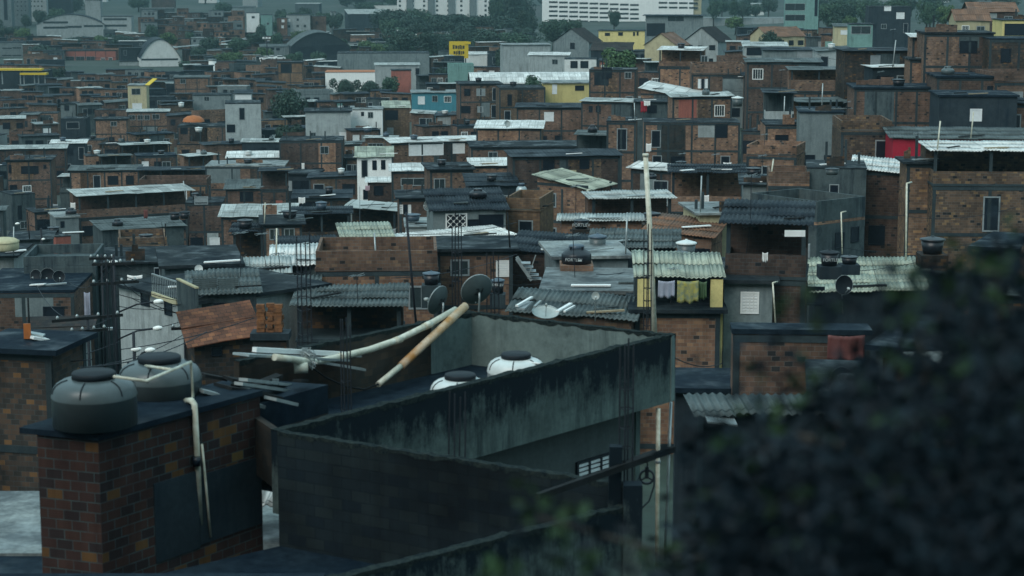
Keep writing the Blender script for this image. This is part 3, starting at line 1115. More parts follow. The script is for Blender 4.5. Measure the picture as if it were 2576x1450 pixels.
# pipes lying over the terrace
pz = [P(690, 899, 38.5), P(735, 905, 39), P(775, 910, 39.6), P(810, 908, 40.2), P(862, 897, 40.8), P(930, 880, 41.6), P(1000, 856, 42.4), P(1075, 819, 43.2), P(1146, 779, 44.2)]
pr = thing('plastic_pipe', 'long bent cream plastic pipe drooping across the roof terrace', 'pipe', pz[3])
MB().tube([p - pz[3] for p in pz], .075, 12).build('pipe_run', 'pvc', pr)
for t in (4, 6, 7):
    d = (pz[t] - pz[t - 1]).normalized()
    MB().tube([pz[t] - pz[3] - d * .12, pz[t] - pz[3] + d * .12], .086, 12).build('collar', 'pvc', pr)
a, b = P(1171, 770, 44.3), P(1008, 922, 42.2)
pr = thing('rusty_pipe', 'thick straight pipe with rust-orange stain leaning into the terrace', 'pipe', b)
MB().tube([a - b, Vector((0, 0, 0))], .098, 14).build('pipe_run', 'rustpvc', pr)
e = P(951, 968, 41.4)
MB().tube([Vector((0, 0, 0)) + (a - b).normalized() * .1, e - b], .068, 12).build('inner_pipe', 'pvc', pr)
cb = MB()
cb.tube([P(952, 967, 41.4), P(915, 980, 40.9), P(868, 972, 40.5), P(820, 950, 40.1), P(775, 918, 39.7), P(765, 905, 39.6)], .022, 6)
tag(cb.build('cable', 'wood'), 'thick sagging cable hanging from the end of the rusty pipe', 'cable')
s = P(757, 926, 39.3)
so = thing('pipe_socket', 'short open pipe socket below the bent cream pipe', 'pipe', s)
MB().lathe([(.09, -.14), (.115, -.14), (.115, .14), (.10, .14), (.10, -.13)], (0, 0, 0), 18, Vector((.9, .2, 0))).build('sleeve', 'pvc', so)


def plank(label, p, q, w, h, mat='metal', cat='sheet', name='metal_sheet', group=None):
    c = (p + q) / 2
    m = MB()
    m.bar(p - c, q - c, w, h)
    return tag(m.build(name, mat, None, c), label, cat, group)


plank('pale metal trough lying under the bent cream pipe', P(606, 892, 38), P(860, 905, 41), .42, .05, 'metal')
plank('long white metal strip behind the bent cream pipe', P(640, 880, 38.6), P(905, 893, 41.5), .12, .1, 'white')
plank('narrow pale metal strip sloping below the cream pipe', P(770, 905, 40), P(915, 930, 41), .16, .05, 'metal')
bun = MB()
for k in range(26):
    t0 = P(765 + R.uniform(-8, 8), 880 + R.uniform(-4, 6), 39.6 + R.uniform(-.1, .1))
    bun.tube([t0, t0 + Vector((R.uniform(-.12, .22), R.uniform(-.1, .1), R.uniform(-.2, .02))), t0 + Vector((R.uniform(0, .3), 0, R.uniform(-.42, -.2)))], .011, 4)
tag(bun.build('wire_tangle', 'metal'), 'tangle of pale wire tied over the bent cream pipe', 'wire')


# water tanks
def tank(label, x, yb, D, r, h, style='taper', mat='tankblue', lid='tankblue', word=None, plinth=None, name='water_tank', group=None, pos=None):
    p = pos if pos is not None else P(x, yb, D)
    root = thing(name, label, 'water tank', p, 0, group)
    n = 32 if D < 140 else 18
    if style == 'dome':
        MB().lathe([(.001, 0), (r, 0), (r, h * .56), (r * 1.012, h * .57), (r * 1.012, h * .6), (r * .99, h * .67), (r * .96, h * .76), (r * .89, h * .84), (r * .77, h * .90), (r * .62, h * .935), (r * .5, h * .95), (.001, h * .95)], n=n).build('body', mat, root)
        MB().lathe([(.001, h * .951), (r * .52, h * .951), (r * .52, h * 1.05), (r * .49, h * 1.075), (.001, h * 1.08)], n=n).build('lid', lid, root)
        for k in range(6):
            t = k * math.pi / 3 + .4
            pts = [(r * f * math.cos(t), r * f * math.sin(t), h * z + .006) for f, z in ((.99, .67), (.96, .76), (.89, .84), (.77, .90), (.62, .935))]
            if D < 60:
                MB().tube(pts, .012, 5).build('rib', lid, root)
    elif style == 'taper':
        MB().lathe([(.001, 0), (r * .76, 0), (r * .93, h * .78), (r * .93, h * .78), (r * .98, h * .80), (r * .98, h * .84), (.001, h * .84)], n=n).build('body', mat, root)
        MB().lathe([(r * 1.02, h * .80), (r * 1.04, h * .86), (r * .9, h * .89), (r * .3, h * .98), (r * .12, h), (r * .12, h * 1.04), (.001, h * 1.04)], n=n).build('lid', lid, root)
    else:                                           # cone-topped squat tank
        MB().lathe([(.001, 0), (r, 0), (r, h * .5), (r * .97, h * .53), (r * .5, h * .86), (.001, h * .88)], n=n).build('body', mat, root)
        MB().lathe([(r * .52, h * .83), (r * .52, h * .95), (r * .45, h), (.001, h)], n=n).build('lid', lid, root)
        for k in range(4):
            t = k * math.pi / 2 + .8
            MB().box(-.05, .05, -.05, .05, 0, h * .2).build('clamp', 'lid', root, (r * .55 * math.cos(t), r * .55 * math.sin(t), h * .72))
    if word:
        v = Vector((-p.x, -p.y, 0)).normalized()
        v = (v + Vector((word[1], 0, 0))).normalized()
        ux = Vector((-v.y, v.x, 0))
        rr = r * (.90 if style == 'taper' else 1.0)
        text(word[0], p + v * (rr + .012) + Vector((0, 0, h * word[2])), ux, Vector((0, 0, 1)), word[3], 'letter', root, p)
        if len(word) > 4:
            MB().box(-.09, .09, -.01, .01, -.035, .035).build('sticker', 'letter', root, v * (rr + .02) + ux * word[4] + Vector((0, 0, h * word[2] - .02)))
    if plinth:
        MB().box(-r * 1.1, r * 1.1, -r * 1.1, r * 1.1, -plinth[0], -.004).build('plinth', plinth[1], root)
    return root


# unrendered brick block with the twin grey tanks
zb = -7.72
L0 = hit(246, 1092, zb)
L1 = hit(640, 985, zb)
dR = (L1 - L0).normalized()
L1 = L0 + dR * 4.05
dLf = Vector((-dR.y, dR.x, 0))
Lb = hit(92, 1078, zb)
dl = (Lb - L0)

bb = thing('brick_tower', 'unrendered brick block with orange-flecked bricks carrying two big grey tanks', 'building', (0, 0, 0))
LM.append((350, 1200, 33, 'twin-tank brick block'))
wl = MB()


def pan(mb, a, b, z0, z1):
    L = math.hypot(b.x - a.x, b.y - a.y)
    mb.face([(a.x, a.y, z0), (b.x, b.y, z0), (b.x, b.y, z1), (a.x, a.y, z1)], [(0, z0), (L, z0), (L, z1), (0, z1)])


c4 = [L0, L1, L1 + dl, L0 + dl]
pan(wl, c4[0], c4[1], -17, zb - .103)
pan(wl, c4[1], c4[2], -17, zb - .103)
pan(wl, c4[2], c4[3], -17, zb - .103)
pan(wl, c4[3], c4[0], -17, zb - .103)
wl.build('wall', 'b5', bb)
ctr = (c4[0] + c4[2]) / 2
sl = MB()
ex = [c4[0] - dR * .06 - dLf * .07, c4[1] - dLf * .07, L1 + dl * 1.6, L0 + dl * 1.25 - dR * .05]
sl.hexa([(p.x, p.y, zb - .10) for p in ex] + [(p.x, p.y, zb) for p in ex])
sl.build('roof', 'ck', bb)
nR = Vector((dR.y, -dR.x, 0))


def patch(s0, s1, z0, z1):
    m = MB()
    q = []
    for z in (z0, z1):
        for s_, o_ in ((s0, .022), (s1, .022), (s1, -.02), (s0, -.02)):
            p = L0 + dR * s_ + nR * o_
            q.append((p.x, p.y, z))
    m.hexa(q)
    m.build('render_patch', 'pk', bb)


patch(1.25, 2.35, -10.3, zb - 1.15)
patch(2.36, 4.03, -10.25, zb - 1.25)
tA = tank('big grey domed water tank at the corner of the brick block', 240, 1066, 31.6, .71, .84, 'dome', 'tankgrey', 'lid')
tB = tank('big grey domed water tank behind its twin on the brick block', 405, 1022, 34.2, .75, .88, 'dome', 'tankgrey', 'lid')
pf = [P(286, 948, 31.4), P(367, 959, 31.2), P(480, 911, 33.4), P(486, 1000, 33.2)]
pr = thing('filler_pipe', 'thin white pipe frame running over the two grey tanks', 'pipe', pf[1])
MB().tube([p - pf[1] for p in pf], .028, 8).build('pipe_run', 'pvc', pr)
MB().tube([P(360, 920, 34) - pf[1], P(433, 931, 32.6) - pf[1]], .028, 8).build('branch', 'pvc', pr)
dp = [P(468, 1009, 33.6), P(482, 1008, 33.0), P(489, 1018, 32.9), P(497, 1160, 33.0), P(503, 1320, 33.1)]
pr = thing('down_pipe', 'cream down pipe with elbow on the twin-tank brick block', 'pipe', dp[2])
MB().tube([p - dp[2] for p in dp], .055, 10).build('pipe_run', 'pvc', pr)
MB().tube([P(494, 1150, 32.9) - dp[2], P(495, 1172, 32.9) - dp[2]], .075, 10).build('collar', 'dark', pr)
MB().tube([P(508, 1118, 33.0) - dp[2], P(520, 1240, 33.1) - dp[2], P(530, 1352, 33.2) - dp[2]], .022, 8).build('conduit', 'pvc', pr)
# debris on the open roof behind the tanks
for i, (x0, y0, d0, x1, y1, d1, w, m, lb) in enumerate([
        (612, 958, 35.5, 790, 978, 38.5, .16, 'metal', 'upper pale metal channel lying on the dark debris roof'),
        (600, 968, 35.2, 765, 992, 37.5, .16, 'metal', 'lower pale metal channel lying on the dark debris roof'),
        (505, 985, 34.8, 660, 1025, 35.5, .22, 'metal', 'grey sheet strip beside the tanks on the debris roof'),
        (505, 945, 36, 560, 955, 36.3, .3, 'wood', 'dark timber block near the tanks on the debris roof'),
        (572, 955, 36, 612, 962, 36.2, .34, 'wood', 'small dark timber block beside the pale metal channels'),
        (560, 975, 35.4, 690, 1000, 36.2, .5, 'wood', 'broad dark timber plank on the debris roof'),
        (680, 1005, 35.2, 735, 1018, 35.6, .3, 'metal', 'short grey sheet offcut on the debris roof')]):
    plank(lb, P(x0, y0, d0 - .8) + Vector((0, 0, .02)), P(x1, y1, d1 - .8) + Vector((0, 0, .02)), w * 1.15, .06, m, 'plank' if m == 'wood' else 'sheet', 'timber_plank' if m == 'wood' else 'metal_sheet')
dr = thing('flat_roofed_annexe', 'dark flat roof strewn with timber and metal between tanks and terrace', 'roof', (0, 0, 0))
q = [L1 + dl * .2, L1 + dR * 2.3 + dl * .2, L1 + dR * 2.3 + dl * 1.9, L1 - dR * .6 + dl * 1.9]
m = MB()
m.hexa([(p.x, p.y, zb - .9) for p in q] + [(p.x, p.y, zb - .34) for p in q])
m.build('slab', 'ck', dr)
wseg(MB(), L1 + dl * .2, L1 + dR * 2.3 + dl * .2, -9.65, zb - .905, .2).build('wall', 'b3', dr)
wseg(MB(), L1 + dl * .1 - dR * .05, A + dirL * .05 + nrmL * -.02, -9.3, ZTOP - .06, .14).build('link_wall', 'b3d', dr)
# white tanks inside the terrace
for lb, x, yb_, d_ in (('white domed tank nearer the dark lower terrace, sunk behind the parapet', 1158, 1000, 38.2), ('white domed tank farther along the parapet, with a grey lid', 1298, 958, 40.3)):
    t_ = tank(lb, x, 0, 38, .62, .80, 'dome', 'tankwht', 'lid', pos=Vector((P(x, yb_, d_).x, d_, ZTOP - 1.245 + .32)))
    MB().box(-.6, .6, -.6, .6, -.32, -.003).build('plinth', 'cf', t_)
    MB().tube([(.2, -.3, .74), (.75, -.35, .66)], .022, 6).build('inlet_pipe', 'white', t_)
# pale pole and black pole
b = P(1650, 850, 50)
pl_ = thing('pale_pole', 'tall leaning pale concrete pole with a flat cap', 'pole', b)
MB().tube([(0, 0, -.6), P(1637, 620, 50) - b, P(1624, 392, 50) - b], [.075, .07, .066], 12).build('shaft', 'pvc', pl_)
MB().tube([P(1624, 394, 50) - b, P(1624, 387, 50) - b], .085, 12).build('cap', 'pvc', pl_)
b = P(1050, 815, 46)
pl_ = thing('mast', 'thin black leaning mast behind the edge-on dish', 'pole', b)
MB().tube([(0, 0, -.4), P(1034, 680, 46) - b, P(1022, 535, 46) - b], .03, 8).build('shaft', 'rebar', pl_)
MB().tube([P(1012, 547, 46) - b, P(1030, 543, 46) - b], .015, 6).build('crossbar', 'rebar', pl_)
for lb, x0, y0, x1, y1, d_, r_ in (('cream drain pipe at the corner of the stained terrace building', 1656, 1028, 1654, 1330, CR.y - .4, .05), ('grey galvanised pole beside the cream drain pipe', 1688, 1012, 1674, 1305, CR.y + .3, .035)):
    b = P(x1, y1, d_)
    pr = thing('drain_pipe', lb, 'pipe', b)
    MB().tube([(0, 0, -1), P(x0, y0, d_) - b], r_, 10).build('pipe_run', 'pvc' if r_ > .04 else 'metal', pr)
    MB().tube([(P(x0, y0, d_) - b) * .55, (P(x0, y0, d_) - b) * .57], r_ * 1.3, 10).build('collar', 'grey', pr)
# pale yards between the foreground blocks
yd = MB()
yd.box(-14, -2.2, 40, 45, -12.9, -12.6)
tag(yd.build('concrete_yard', 'cw'), None, None, None, 'structure')
yd = MB()
yd.box(-14, -2.2, 29, 39.99, -12.95, -12.66)
tag(yd.build('ground_slab', 'ck'), None, None, None, 'structure')
gs = thing('roof_sheet', 'bright white roof sheet glimpsed in the gap beside the terrace', 'roof', P(668, 1266, 40.5))
m = MB()
sheet(m, -1.2, 1.2, -.2, 2.2, lambda x, y: y * .02, True)
m.build('sheet', 'sw', gs)
# dark flat roof at the lower corner
lr = thing('flat_roofed_shed', 'black flat roof below the twin-tank brick block', 'roof', (0, 0, 0))
m = MB()
m.box(-12, -2.9, 20, 28.5, -9.9, -9.3)
m.build('slab', 'ck', lr)
m = MB()
m.box(-11.6, -3.8, 20.2, 28.2, -17, -9.903)
m.build('wall', 'pk', lr)

rj = random.Random(8)
for k in range(9):
    x, y = rj.uniform(505, 770), 0
    s0 = rj.uniform(.1, 2.0)
    t0 = rj.uniform(.3, 1.7)
    p = L1 + dR * s0 + (dl.normalized()) * t0
    p = Vector((p.x, p.y, zb - .34 + .05 + rj.random() * .12))
    q = p + dR * rj.uniform(-.7, .9) + dl.normalized() * rj.uniform(-.5, .5) + Vector((0, 0, rj.uniform(-.02, .12)))
    mt, ds = rj.choice([('wood', 'dark weathered board'), ('wood', 'dark weathered board'), ('sg', 'grey sheet scrap'), ('b3', 'mossy brick rubble slab')])
    plank(ds + ' jumbled on the dark debris roof', p, q, rj.uniform(.08, .3), rj.uniform(.04, .12), mt, 'plank' if mt == 'wood' else 'scrap', 'scrap_board', 'scraps jumbled on the debris roof')
# ---------------------------------------------------------------- the town, house by house (pixels of the 2576 px photograph, distance in metres)
T = {}


def h(key, *a, **k):
    T[key] = H(*a, **k)
    return T[key]


# near, the street side
h('n1', 'dark red brick house with a broad black flat roof above the wire-hung street', 'broad black-roofed brick house', -70, 186, 738, 830, 104, 8, 3, 'b2', 'slab:ck', ov=.2)
h('n2', 'low dark brick house with orange gable board and grey eave behind the twin tanks', 'orange-gabled low house', -60, 128, 886, 1010, 56, 2.4, -12, 'b3', 'slab:ck')
h('n3', 'small plain house under a dark tile roof between brick house and utility pole', 'dark tiled street house', 70, 215, 856, 890, 74, 4, 8, 'pl', 'shed:tk:12:0')
h('n4', 'white three-storey house with a railed balcony and small dark windows above the street', 'railed white house', 300, 492, 742, 900, 86, 7, -48, 'pl', 'slab:cs', [(366, 752, 17, 30, 'o'), (424, 774, 15, 34, 'o'), (460, 790, 11, 34, 'o'), (484, 800, 9, 34, 'o')], fr=0)
h('n5', 'tall grey rendered house with two bare brick patches beside the tiled roof', 'patched grey house', 484, 645, 742, 850, 84, 6, 10, 'pd', 'shed:sg:10:0', [(556, 779, 30, 28, 'o')], fr=0)
h('n5b', 'grey block house with satellite dish behind the railed balcony', 'dish-topped grey house', 415, 600, 672, 740, 93, 6, 12, 'pd', 'slab:cs', [(395, 690, 12, 30, 'dr')], fr=0)
h('n6', 'small house under a sagging orange clay tile roof', 'orange clay-tiled house', 488, 642, 858, 905, 70, 4.6, 16, 'b3', 'shed:tl:20:6', [(545, 885, 22, 18, 'o')], fr=0)
h('n8', 'low shed with a long plain grey sheet roof on dark posts', 'long grey shed', 745, 1010, 772, 812, 84, 6.5, 2, 'b3', 'open:sg:4:0:1.6:0')
h('n9', 'long bare terrace wall of mossy brick with concrete pillars', 'mossy pillared brick terrace', 795, 1100, 682, 745, 93, 5, 3, 'b7', 'par:b2:1.0')
h('n10', 'brick house with one barred dark window and a white louvre below a cluttered slab', 'cluttered-slab brick house', 1098, 1290, 632, 735, 99, 4.4, 3, 'b7', 'slab:cs', [(1157, 674, 40, 34, 'd'), (1264, 676, 27, 36, 'w')])
h('n11', 'low grey house with a wide wet slab roof and dark open front', 'wet-slab grey house', 1372, 1645, 738, 790, 84, 6, -4, 'pk', 'slab:cv', [(1450, 760, 60, 30, 'o'), (1560, 758, 90, 32, 'o')], fr=0)
h('n11b', 'brick annexe under weathered white roof sheets strewn with pipes', 'pipe-strewn brick annexe', 1290, 1588, 797, 835, 79, 5.2, -9, 'b7', 'shed:sg:9:-3', fr=0)
h('n12', 'yellow-walled house with washing on the balcony above a brick base', 'yellow balcony house', 1600, 1820, 702, 785, 80, 5.5, -2, 'py', 'open:sm:15:0:1.45:0', fr=0, ov=.1)
for px0, px1 in ((1604, 1648), (1788, 1819)):
    b_ = T['n12']
    l0 = (px0 - 1600) / 220 * b_.w
    l1 = (px1 - 1600) / 220 * b_.w
    MB().box(l0, l1, -.02, .22, b_.h - 1.42, b_.h - .02).build('pillar', 'py', b_.root)
MB().box(.05, b_.w - .05, -.12, .12, b_.h - 1.5, b_.h - 1.40).build('ledge', 'white', b_.root)
h('n12b', 'brick base with orange-flecked bricks under the yellow balcony', 'orange-flecked brick base', 1598, 1812, 786, 968, 79.6, 5.5, -2, 'b7', 'slab:cs', name='brick_house', base=9)
h('n13', 'grey rendered tower house with a white barred window', 'barred-window grey tower', 1822, 1944, 712, 838, 81, 6, -5, 'pg', 'slab:cs', [(1886, 762, 38, 48, 'b')], fr=0)
h('n13b', 'brick roof terrace with dark corrugated roof and clutter on top of the grey tower', 'corrugated terrace house', 1826, 2030, 566, 705, 82, 6, -10, 'b2', 'open:sd:12:0:2.4:1.1', cols=2)
h('n14', 'house under a wide pale checkered sheet roof close to the dark foliage', 'pale checkered roof house', 2050, 2345, 735, 800, 95, 8.5, -6, 'pk', 'shed:sm:14:2', [(2040, 745, 60, 40, 'o')], fr=0)
h('n15', 'shadowy brick house with a red tarpaulin hung by its doorway', 'red-tarpaulin house', 1845, 2190, 842, 1000, 57, 1.0, -3, 'b2', 'slab:ck', [(2130, 930, 90, 40, 'o')], ov=.05)
h('n16', 'low dark shed with a pale sheet roof half hidden by leaves', 'leaf-hidden shed', 1770, 2060, 1045, 1120, 46, 1.6, 3, 'pk', 'shed:sg:8:0', fr=0)
h('n17', 'brick stub house carrying a black water tank under the trees', 'tank-stub brick house', 2060, 2180, 1010, 1120, 46, 4, -8, 'b1', 'slab:cs')
plank('bright wet white sheet lying on the leaf-hidden shed', P(1775, 1052, 45.4), P(1850, 1060, 45.4), .9, .04, 'metal')
plank('white corrugated scrap beside the shaded tank', P(2170, 985, 47), P(2212, 978, 47.5), .3, .25, 'white')
h('n18', 'dark house with mossy brick front just beyond the drain pipes', 'mossy brick house', 1700, 1840, 985, 1100, 58, 2.5, -4, 'pk', 'slab:ck', fr=0)
# middle right
h('m1', 'big unfinished brick block with concrete frame and white terrace roof', 'big framed brick block', 2350, 2640, 383, 600, 116, 8, -3, 'b4', 'open:sw:2:0:2.1:.9', cols=2)
h('m1b', 'narrow brick wing with a white down pipe beside the big framed brick block', 'narrow brick wing', 2282, 2350, 412, 600, 118, 3, -3, 'b4', 'slab:cs', cols=1)
h('m2', 'brick house with a deep red fascia under grey roof sheets', 'red-fascia house', 2247, 2640, 352, 400, 138, 8, -5, 'pr', 'shed:sg:7:0', fr=0)
h('m2b', 'tall orange-flecked brick house beside the red fascia', 'tall flecked brick house', 2116, 2244, 332, 420, 144, 6, -3, 'b4', 'par:b4:.8')
h('m3', 'grey rendered house with a dark door under the white sloping roof', 'dark-door grey house', 2030, 2180, 425, 560, 122, 5, -8, 'pd', 'slab:cs', [(2098, 485, 20, 38, 'dr'), (2098, 510, 20, 22, 'w')], fr=0)
h('m3b', 'brick house under a bright white sloping roof', 'white-sloped brick house', 2150, 2282, 432, 560, 124, 6, -12, 'b2', 'shed:sw:10:-5')
h('m3c', 'grey rendered wall house with small windows below a brick parapet', 'brick-parapet grey house', 2055, 2175, 560, 660, 104, 5, 38, 'pd', 'par:b1:1.3', [(2112, 605, 18, 36, 'o'), (2150, 590, 16, 34, 'o')], fr=0)
h('m4', 'grey rendered cube with two orange brick panels', 'grey cube with brick panels', 1870, 2032, 466, 535, 126, 6, -6, 'pg', 'slab:cs', fr=0)
h('m4b', 'orange brick panel house in concrete frame beside the grey cube', 'framed orange panel house', 1933, 2036, 468, 535, 122, 4, -6, 'b1', 'par:b1:.9', cols=2)
h('m5', 'brick house with a dark three-bay loggia', 'three-bay loggia house', 1690, 1872, 437, 540, 136, 6, -4, 'b1', 'open:sd:4:0:2.9:1.25', cols=3)
h('m6', 'free-standing brick house with a greenish pitched sheet roof', 'greenish-roofed brick house', 1352, 1478, 462, 560, 146, 5.5, -34, 'b7', 'shed:sm:4:-10', cols=2)
h('m7', 'brick lean-to under a thin pale roof on slim posts', 'slim-post lean-to', 1490, 1690, 502, 545, 126, 4, 8, 'b2', 'open:sl:6:0:2.0:.7')
h('m8', 'low house under a rust-brown pitched roof', 'rust-brown roofed house', 1628, 1790, 590, 625, 110, 6, -16, 'b1', 'shed:sr:10:-5', fr=0)
h('m9', 'long low brick wall house with weathered white sheets', 'long low brick house', 1412, 1640, 557, 600, 116, 2.6, -3, 'b1', 'shed:sl:7:0', [], fr=0)
h('m9b', 'small yellowish house with a light slab roof beside the grey cube', 'light-slabbed yellow house', 1760, 1868, 540, 600, 113, 5, 6, 'pc', 'slab:cw', fr=0)
h('m10', 'low house under a broad blackened sheet roof', 'blackened-roof house', 1290, 1475, 640, 680, 103, 7, -8, 'b2', 'shed:sd:9:-3', fr=0)
h('m11', 'long low house with rows of pale wet roof sheets and tanks', 'wet pale sheet house', 1490, 1700, 625, 665, 101, 6, -5, 'pk', 'shed:sg:9:0', fr=0)
h('m11b', 'white-floored low terrace beside the squat black tank', 'white-floored terrace', 1400, 1580, 650, 690, 96, 5, 6, 'pg', 'slab:cw', fr=0)
# middle
h('m13', 'brick house crossed by a long narrow white roof', 'long white-roofed brick house', 948, 1292, 611, 660, 113, 3.4, 36, 'b1', 'shed:sw:12:0', [(996, 645, 18, 20, 'gl')], cols=4)
h('m14', 'brick house with an orange side wall under pale corrugated sheets', 'orange-sided brick house', 872, 988, 616, 675, 109, 6, 10, 'b7', 'shed:sm:16:0', fr=0)
h('m15', 'house under a jumble of white corrugated sheets', 'jumbled white-sheet house', 690, 845, 668, 720, 99, 5.5, 6, 'pd', 'shed:sw:13:0', [(740, 690, 40, 30, 'o')], fr=0)
h('m15b', 'grey house with a smooth pale roof in front of the jumbled sheets', 'smooth pale-roofed house', 628, 722, 697, 730, 95, 4.5, 8, 'pg', 'shed:sl:15:0', fr=0)
h('m15c', 'low corrugated lean-to roof below the smooth pale roof', 'low corrugated lean-to', 655, 792, 738, 770, 90, 3.6, 4, 'pk', 'shed:sg:14:0', fr=0)
h('m16', 'house with patched dark corrugated roof and white lattice screens', 'white lattice house', 1090, 1272, 530, 596, 126, 7, 8, 'pg', 'shed:sd:18:0', [(1148, 565, 48, 50, 'lat'), (1192, 568, 26, 26, 'o'), (1235, 560, 56, 34, 'o'), (1222, 584, 94, 13, 'lat')], fr=0)
h('m16b', 'rendered house corner with orange brick and pale posts beside the lattice house', 'orange corner house', 1270, 1358, 532, 590, 130, 5, -12, 'b6', 'par:b6:.9', fr=0)
h('m17', 'brick house with two open white louvred shutters', 'white-shuttered brick house', 1004, 1080, 500, 560, 150, 5, 5, 'b2', 'slab:cs', [(1010, 527, 7, 22, 'w'), (1030, 527, 7, 22, 'w'), (1020, 527, 10, 22, 'o')])
h('m17b', 'low white slab terrace below the louvred shutters', 'low white slab terrace', 1022, 1095, 572, 600, 138, 5, 4, 'pl', 'slab:cw', fr=0)
h('m18', 'narrow white house with two arched windows and a corrugated cap roof', 'arched-window white house', 898, 985, 396, 450, 214, 6, 4, 'pb', 'shed:sm:18:0', [(917, 425, 13, 42, 'dr'), (942, 416, 9, 22, 'o'), (964, 415, 9, 22, 'o')], fr=0)
h('m18b', 'brick ground floor with a small white sheet canopy under the arched windows', 'white-canopied ground floor', 925, 1000, 460, 500, 206, 3, 4, 'b2', 'shed:sw:14:0', [(952, 480, 20, 20, 'o')], fr=0)
h('m19', 'open-fronted house with two stepped grey roof sheets', 'stepped grey-roof house', 875, 995, 528, 572, 166, 5, -6, 'b3', 'open:sl:6:-4:2.3:.6')
h('m20', 'tall brick house with pale concrete corners', 'tall pale-cornered brick house', 1082, 1188, 428, 495, 182, 6, 8, 'b7', 'slab:cs', cols=2)
h('m20b', 'low house with a dark corrugated roof behind the patched roof', 'dark corrugated house', 1180, 1300, 468, 500, 168, 6, 6, 'pk', 'shed:sd:15:0', fr=0)
h('m21', 'house with a white ridge strip over a dark corrugated porch', 'white-strip porch house', 985, 1080, 432, 480, 202, 6, 4, 'b2', 'shed:swf:10:0'.replace('swf', 'sw'), [(1040, 458, 60, 16, 'd')])
h('m22', 'brick house with a long white strip roof and a white shuttered window', 'strip-roofed brick house', 985, 1212, 358, 410, 238, 6, 16, 'b7', 'shed:sw:7:0', [(1072, 375, 84, 30, 'sh'), (1154, 374, 27, 22, 'sh')], cols=3)
h('m23', 'brick house with a bright white corrugated roof and one tank', 'bright white-roofed house', 1198, 1362, 324, 370, 234, 7, -4, 'b7', 'shed:sw:12:0', [(1380, 293, 1, 1, 'o')])
h('m24', 'row house of dark brick with a black roof edge', 'black-edged brick row', 1185, 1472, 372, 425, 206, 7, 4, 'b2', 'slab:cs', [(1240, 395, 20, 22, 'd'), (1330, 392, 18, 20, 'o'), (1420, 393, 20, 22, 'o')], cols=5)
h('m24b', 'low brick house with a small white corrugated roof', 'small white-roofed house', 1185, 1284, 418, 450, 188, 5, 4, 'b1', 'shed:sw:12:0')
h('m24c', 'brick gallery house with a shadowy sloping grey roof', 'shadowy gallery house', 1290, 1560, 395, 440, 172, 5, 9, 'b2', 'shed:sd:8:0', [(1380, 415, 24, 24, 'o'), (1470, 412, 20, 22, 'o')], cols=4)
h('m25', 'tall red brick block with a blank wall', 'blank red brick block', 1526, 1600, 308, 430, 190, 6, -5, 'b1', 'slab:cs', cols=2)
h('m25b', 'white-pillared open terrace with flower pots', 'white-pillared terrace', 1450, 1530, 342, 372, 200, 6, -8, 'pl', 'open:sg:4:0:2.2:.5', fr=0)
h('m26', 'long brick house with a corrugated edge and one white window', 'corrugated-edge brick house', 1692, 1842, 245, 306, 212, 6, 4, 'b1', 'shed:sl:5:1', [(1810, 279, 22, 25, 'gl')], cols=3)
h('m26b', 'lower brick house with a grey rendered bay and dark opening', 'grey-bay brick house', 1620, 1862, 310, 375, 203, 6, -3, 'b1', 'slab:cs', [(1815, 330, 26, 30, 'o'), (1650, 350, 20, 40, 'dr')], cols=4)
h('m27', 'brick house with a big tilted white roof', 'tilted white-roof house', 1612, 1745, 236, 280, 236, 9, -18, 'b1', 'shed:sw:9:-9')
h('m27b', 'low house with a red and white cloth on its line', 'red-cloth house', 1600, 1692, 258, 300, 226, 5, -4, 'pd', 'slab:cs', [(1640, 275, 20, 16, 'o')], fr=0)
h('m28', 'tall orange brick tower house with a white porch roof on top', 'orange brick tower', 1658, 1765, 128, 232, 254, 6, -14, 'b7', 'open:sw:8:0:2.2:.8', [(1772, 150, 14, 16, 'd')], cols=2)
h('m29', 'brick house with two white shutters below a long brick parapet', 'twin-shutter brick house', 1740, 1872, 188, 245, 240, 6, -3, 'b1', 'par:b1:1.3', [(1760, 211, 7, 22, 'sh'), (1776, 211, 7, 22, 'sh'), (1768, 211, 8, 22, 'o')], cols=3)
h('m29b', 'grey rendered block with a stained side beside twin shutters', 'stained grey block', 1820, 1880, 198, 255, 238, 4, -3, 'pg', 'slab:cs', fr=0)
h('m29c', 'brick house with a dark square window beside the stained grey block', 'square-window brick house', 1872, 1990, 192, 260, 236, 6, -4, 'b2', 'shed:sd:5:0', [(1884, 209, 15, 15, 'o')], cols=3)
h('m30', 'narrow dark brick house with a blank end wall', 'narrow blank brick house', 1482, 1600, 178, 255, 262, 6, -6, 'b2', 'slab:cs', [(1527, 184, 22, 24, 'o'), (1580, 190, 14, 14, 'd')], cols=3)
h('m30b', 'yellow house with a grey roof edge', 'grey-edged yellow house', 1368, 1482, 210, 245, 300, 6, 2, 'py', 'slab:cw', [(1458, 222, 20, 10, 'o'), (1395, 225, 10, 22, 'sh')], fr=0)
h('m31', 'big brick building with three concrete pillars', 'three-pillar brick building', 1157, 1262, 212, 305, 318, 8, 6, 'b2', 'slab:cs', fr=1, cols=2)
h('m31b', 'tan brick house with a tall slit window', 'slit-window tan house', 1256, 1372, 222, 292, 296, 7, 5, 'b6', 'slab:cs', [(1282, 252, 9, 26, 'o')], fr=1, cols=2)
h('m31c', 'long warehouse with a white barrel roof', 'white barrel warehouse', 1188, 1484, 212, 228, 350, 10, 4, 'pk', 'arch:sw:1.7:0', fr=0)
h('m32', 'brick house with small angled bay and white-edged roof', 'angled-bay brick house', 1462, 1590, 258, 312, 240, 6, -16, 'b2', 'shed:sl:5:0', [(1486, 275, 8, 14, 'o'), (1505, 275, 10, 14, 'o')], cols=3)
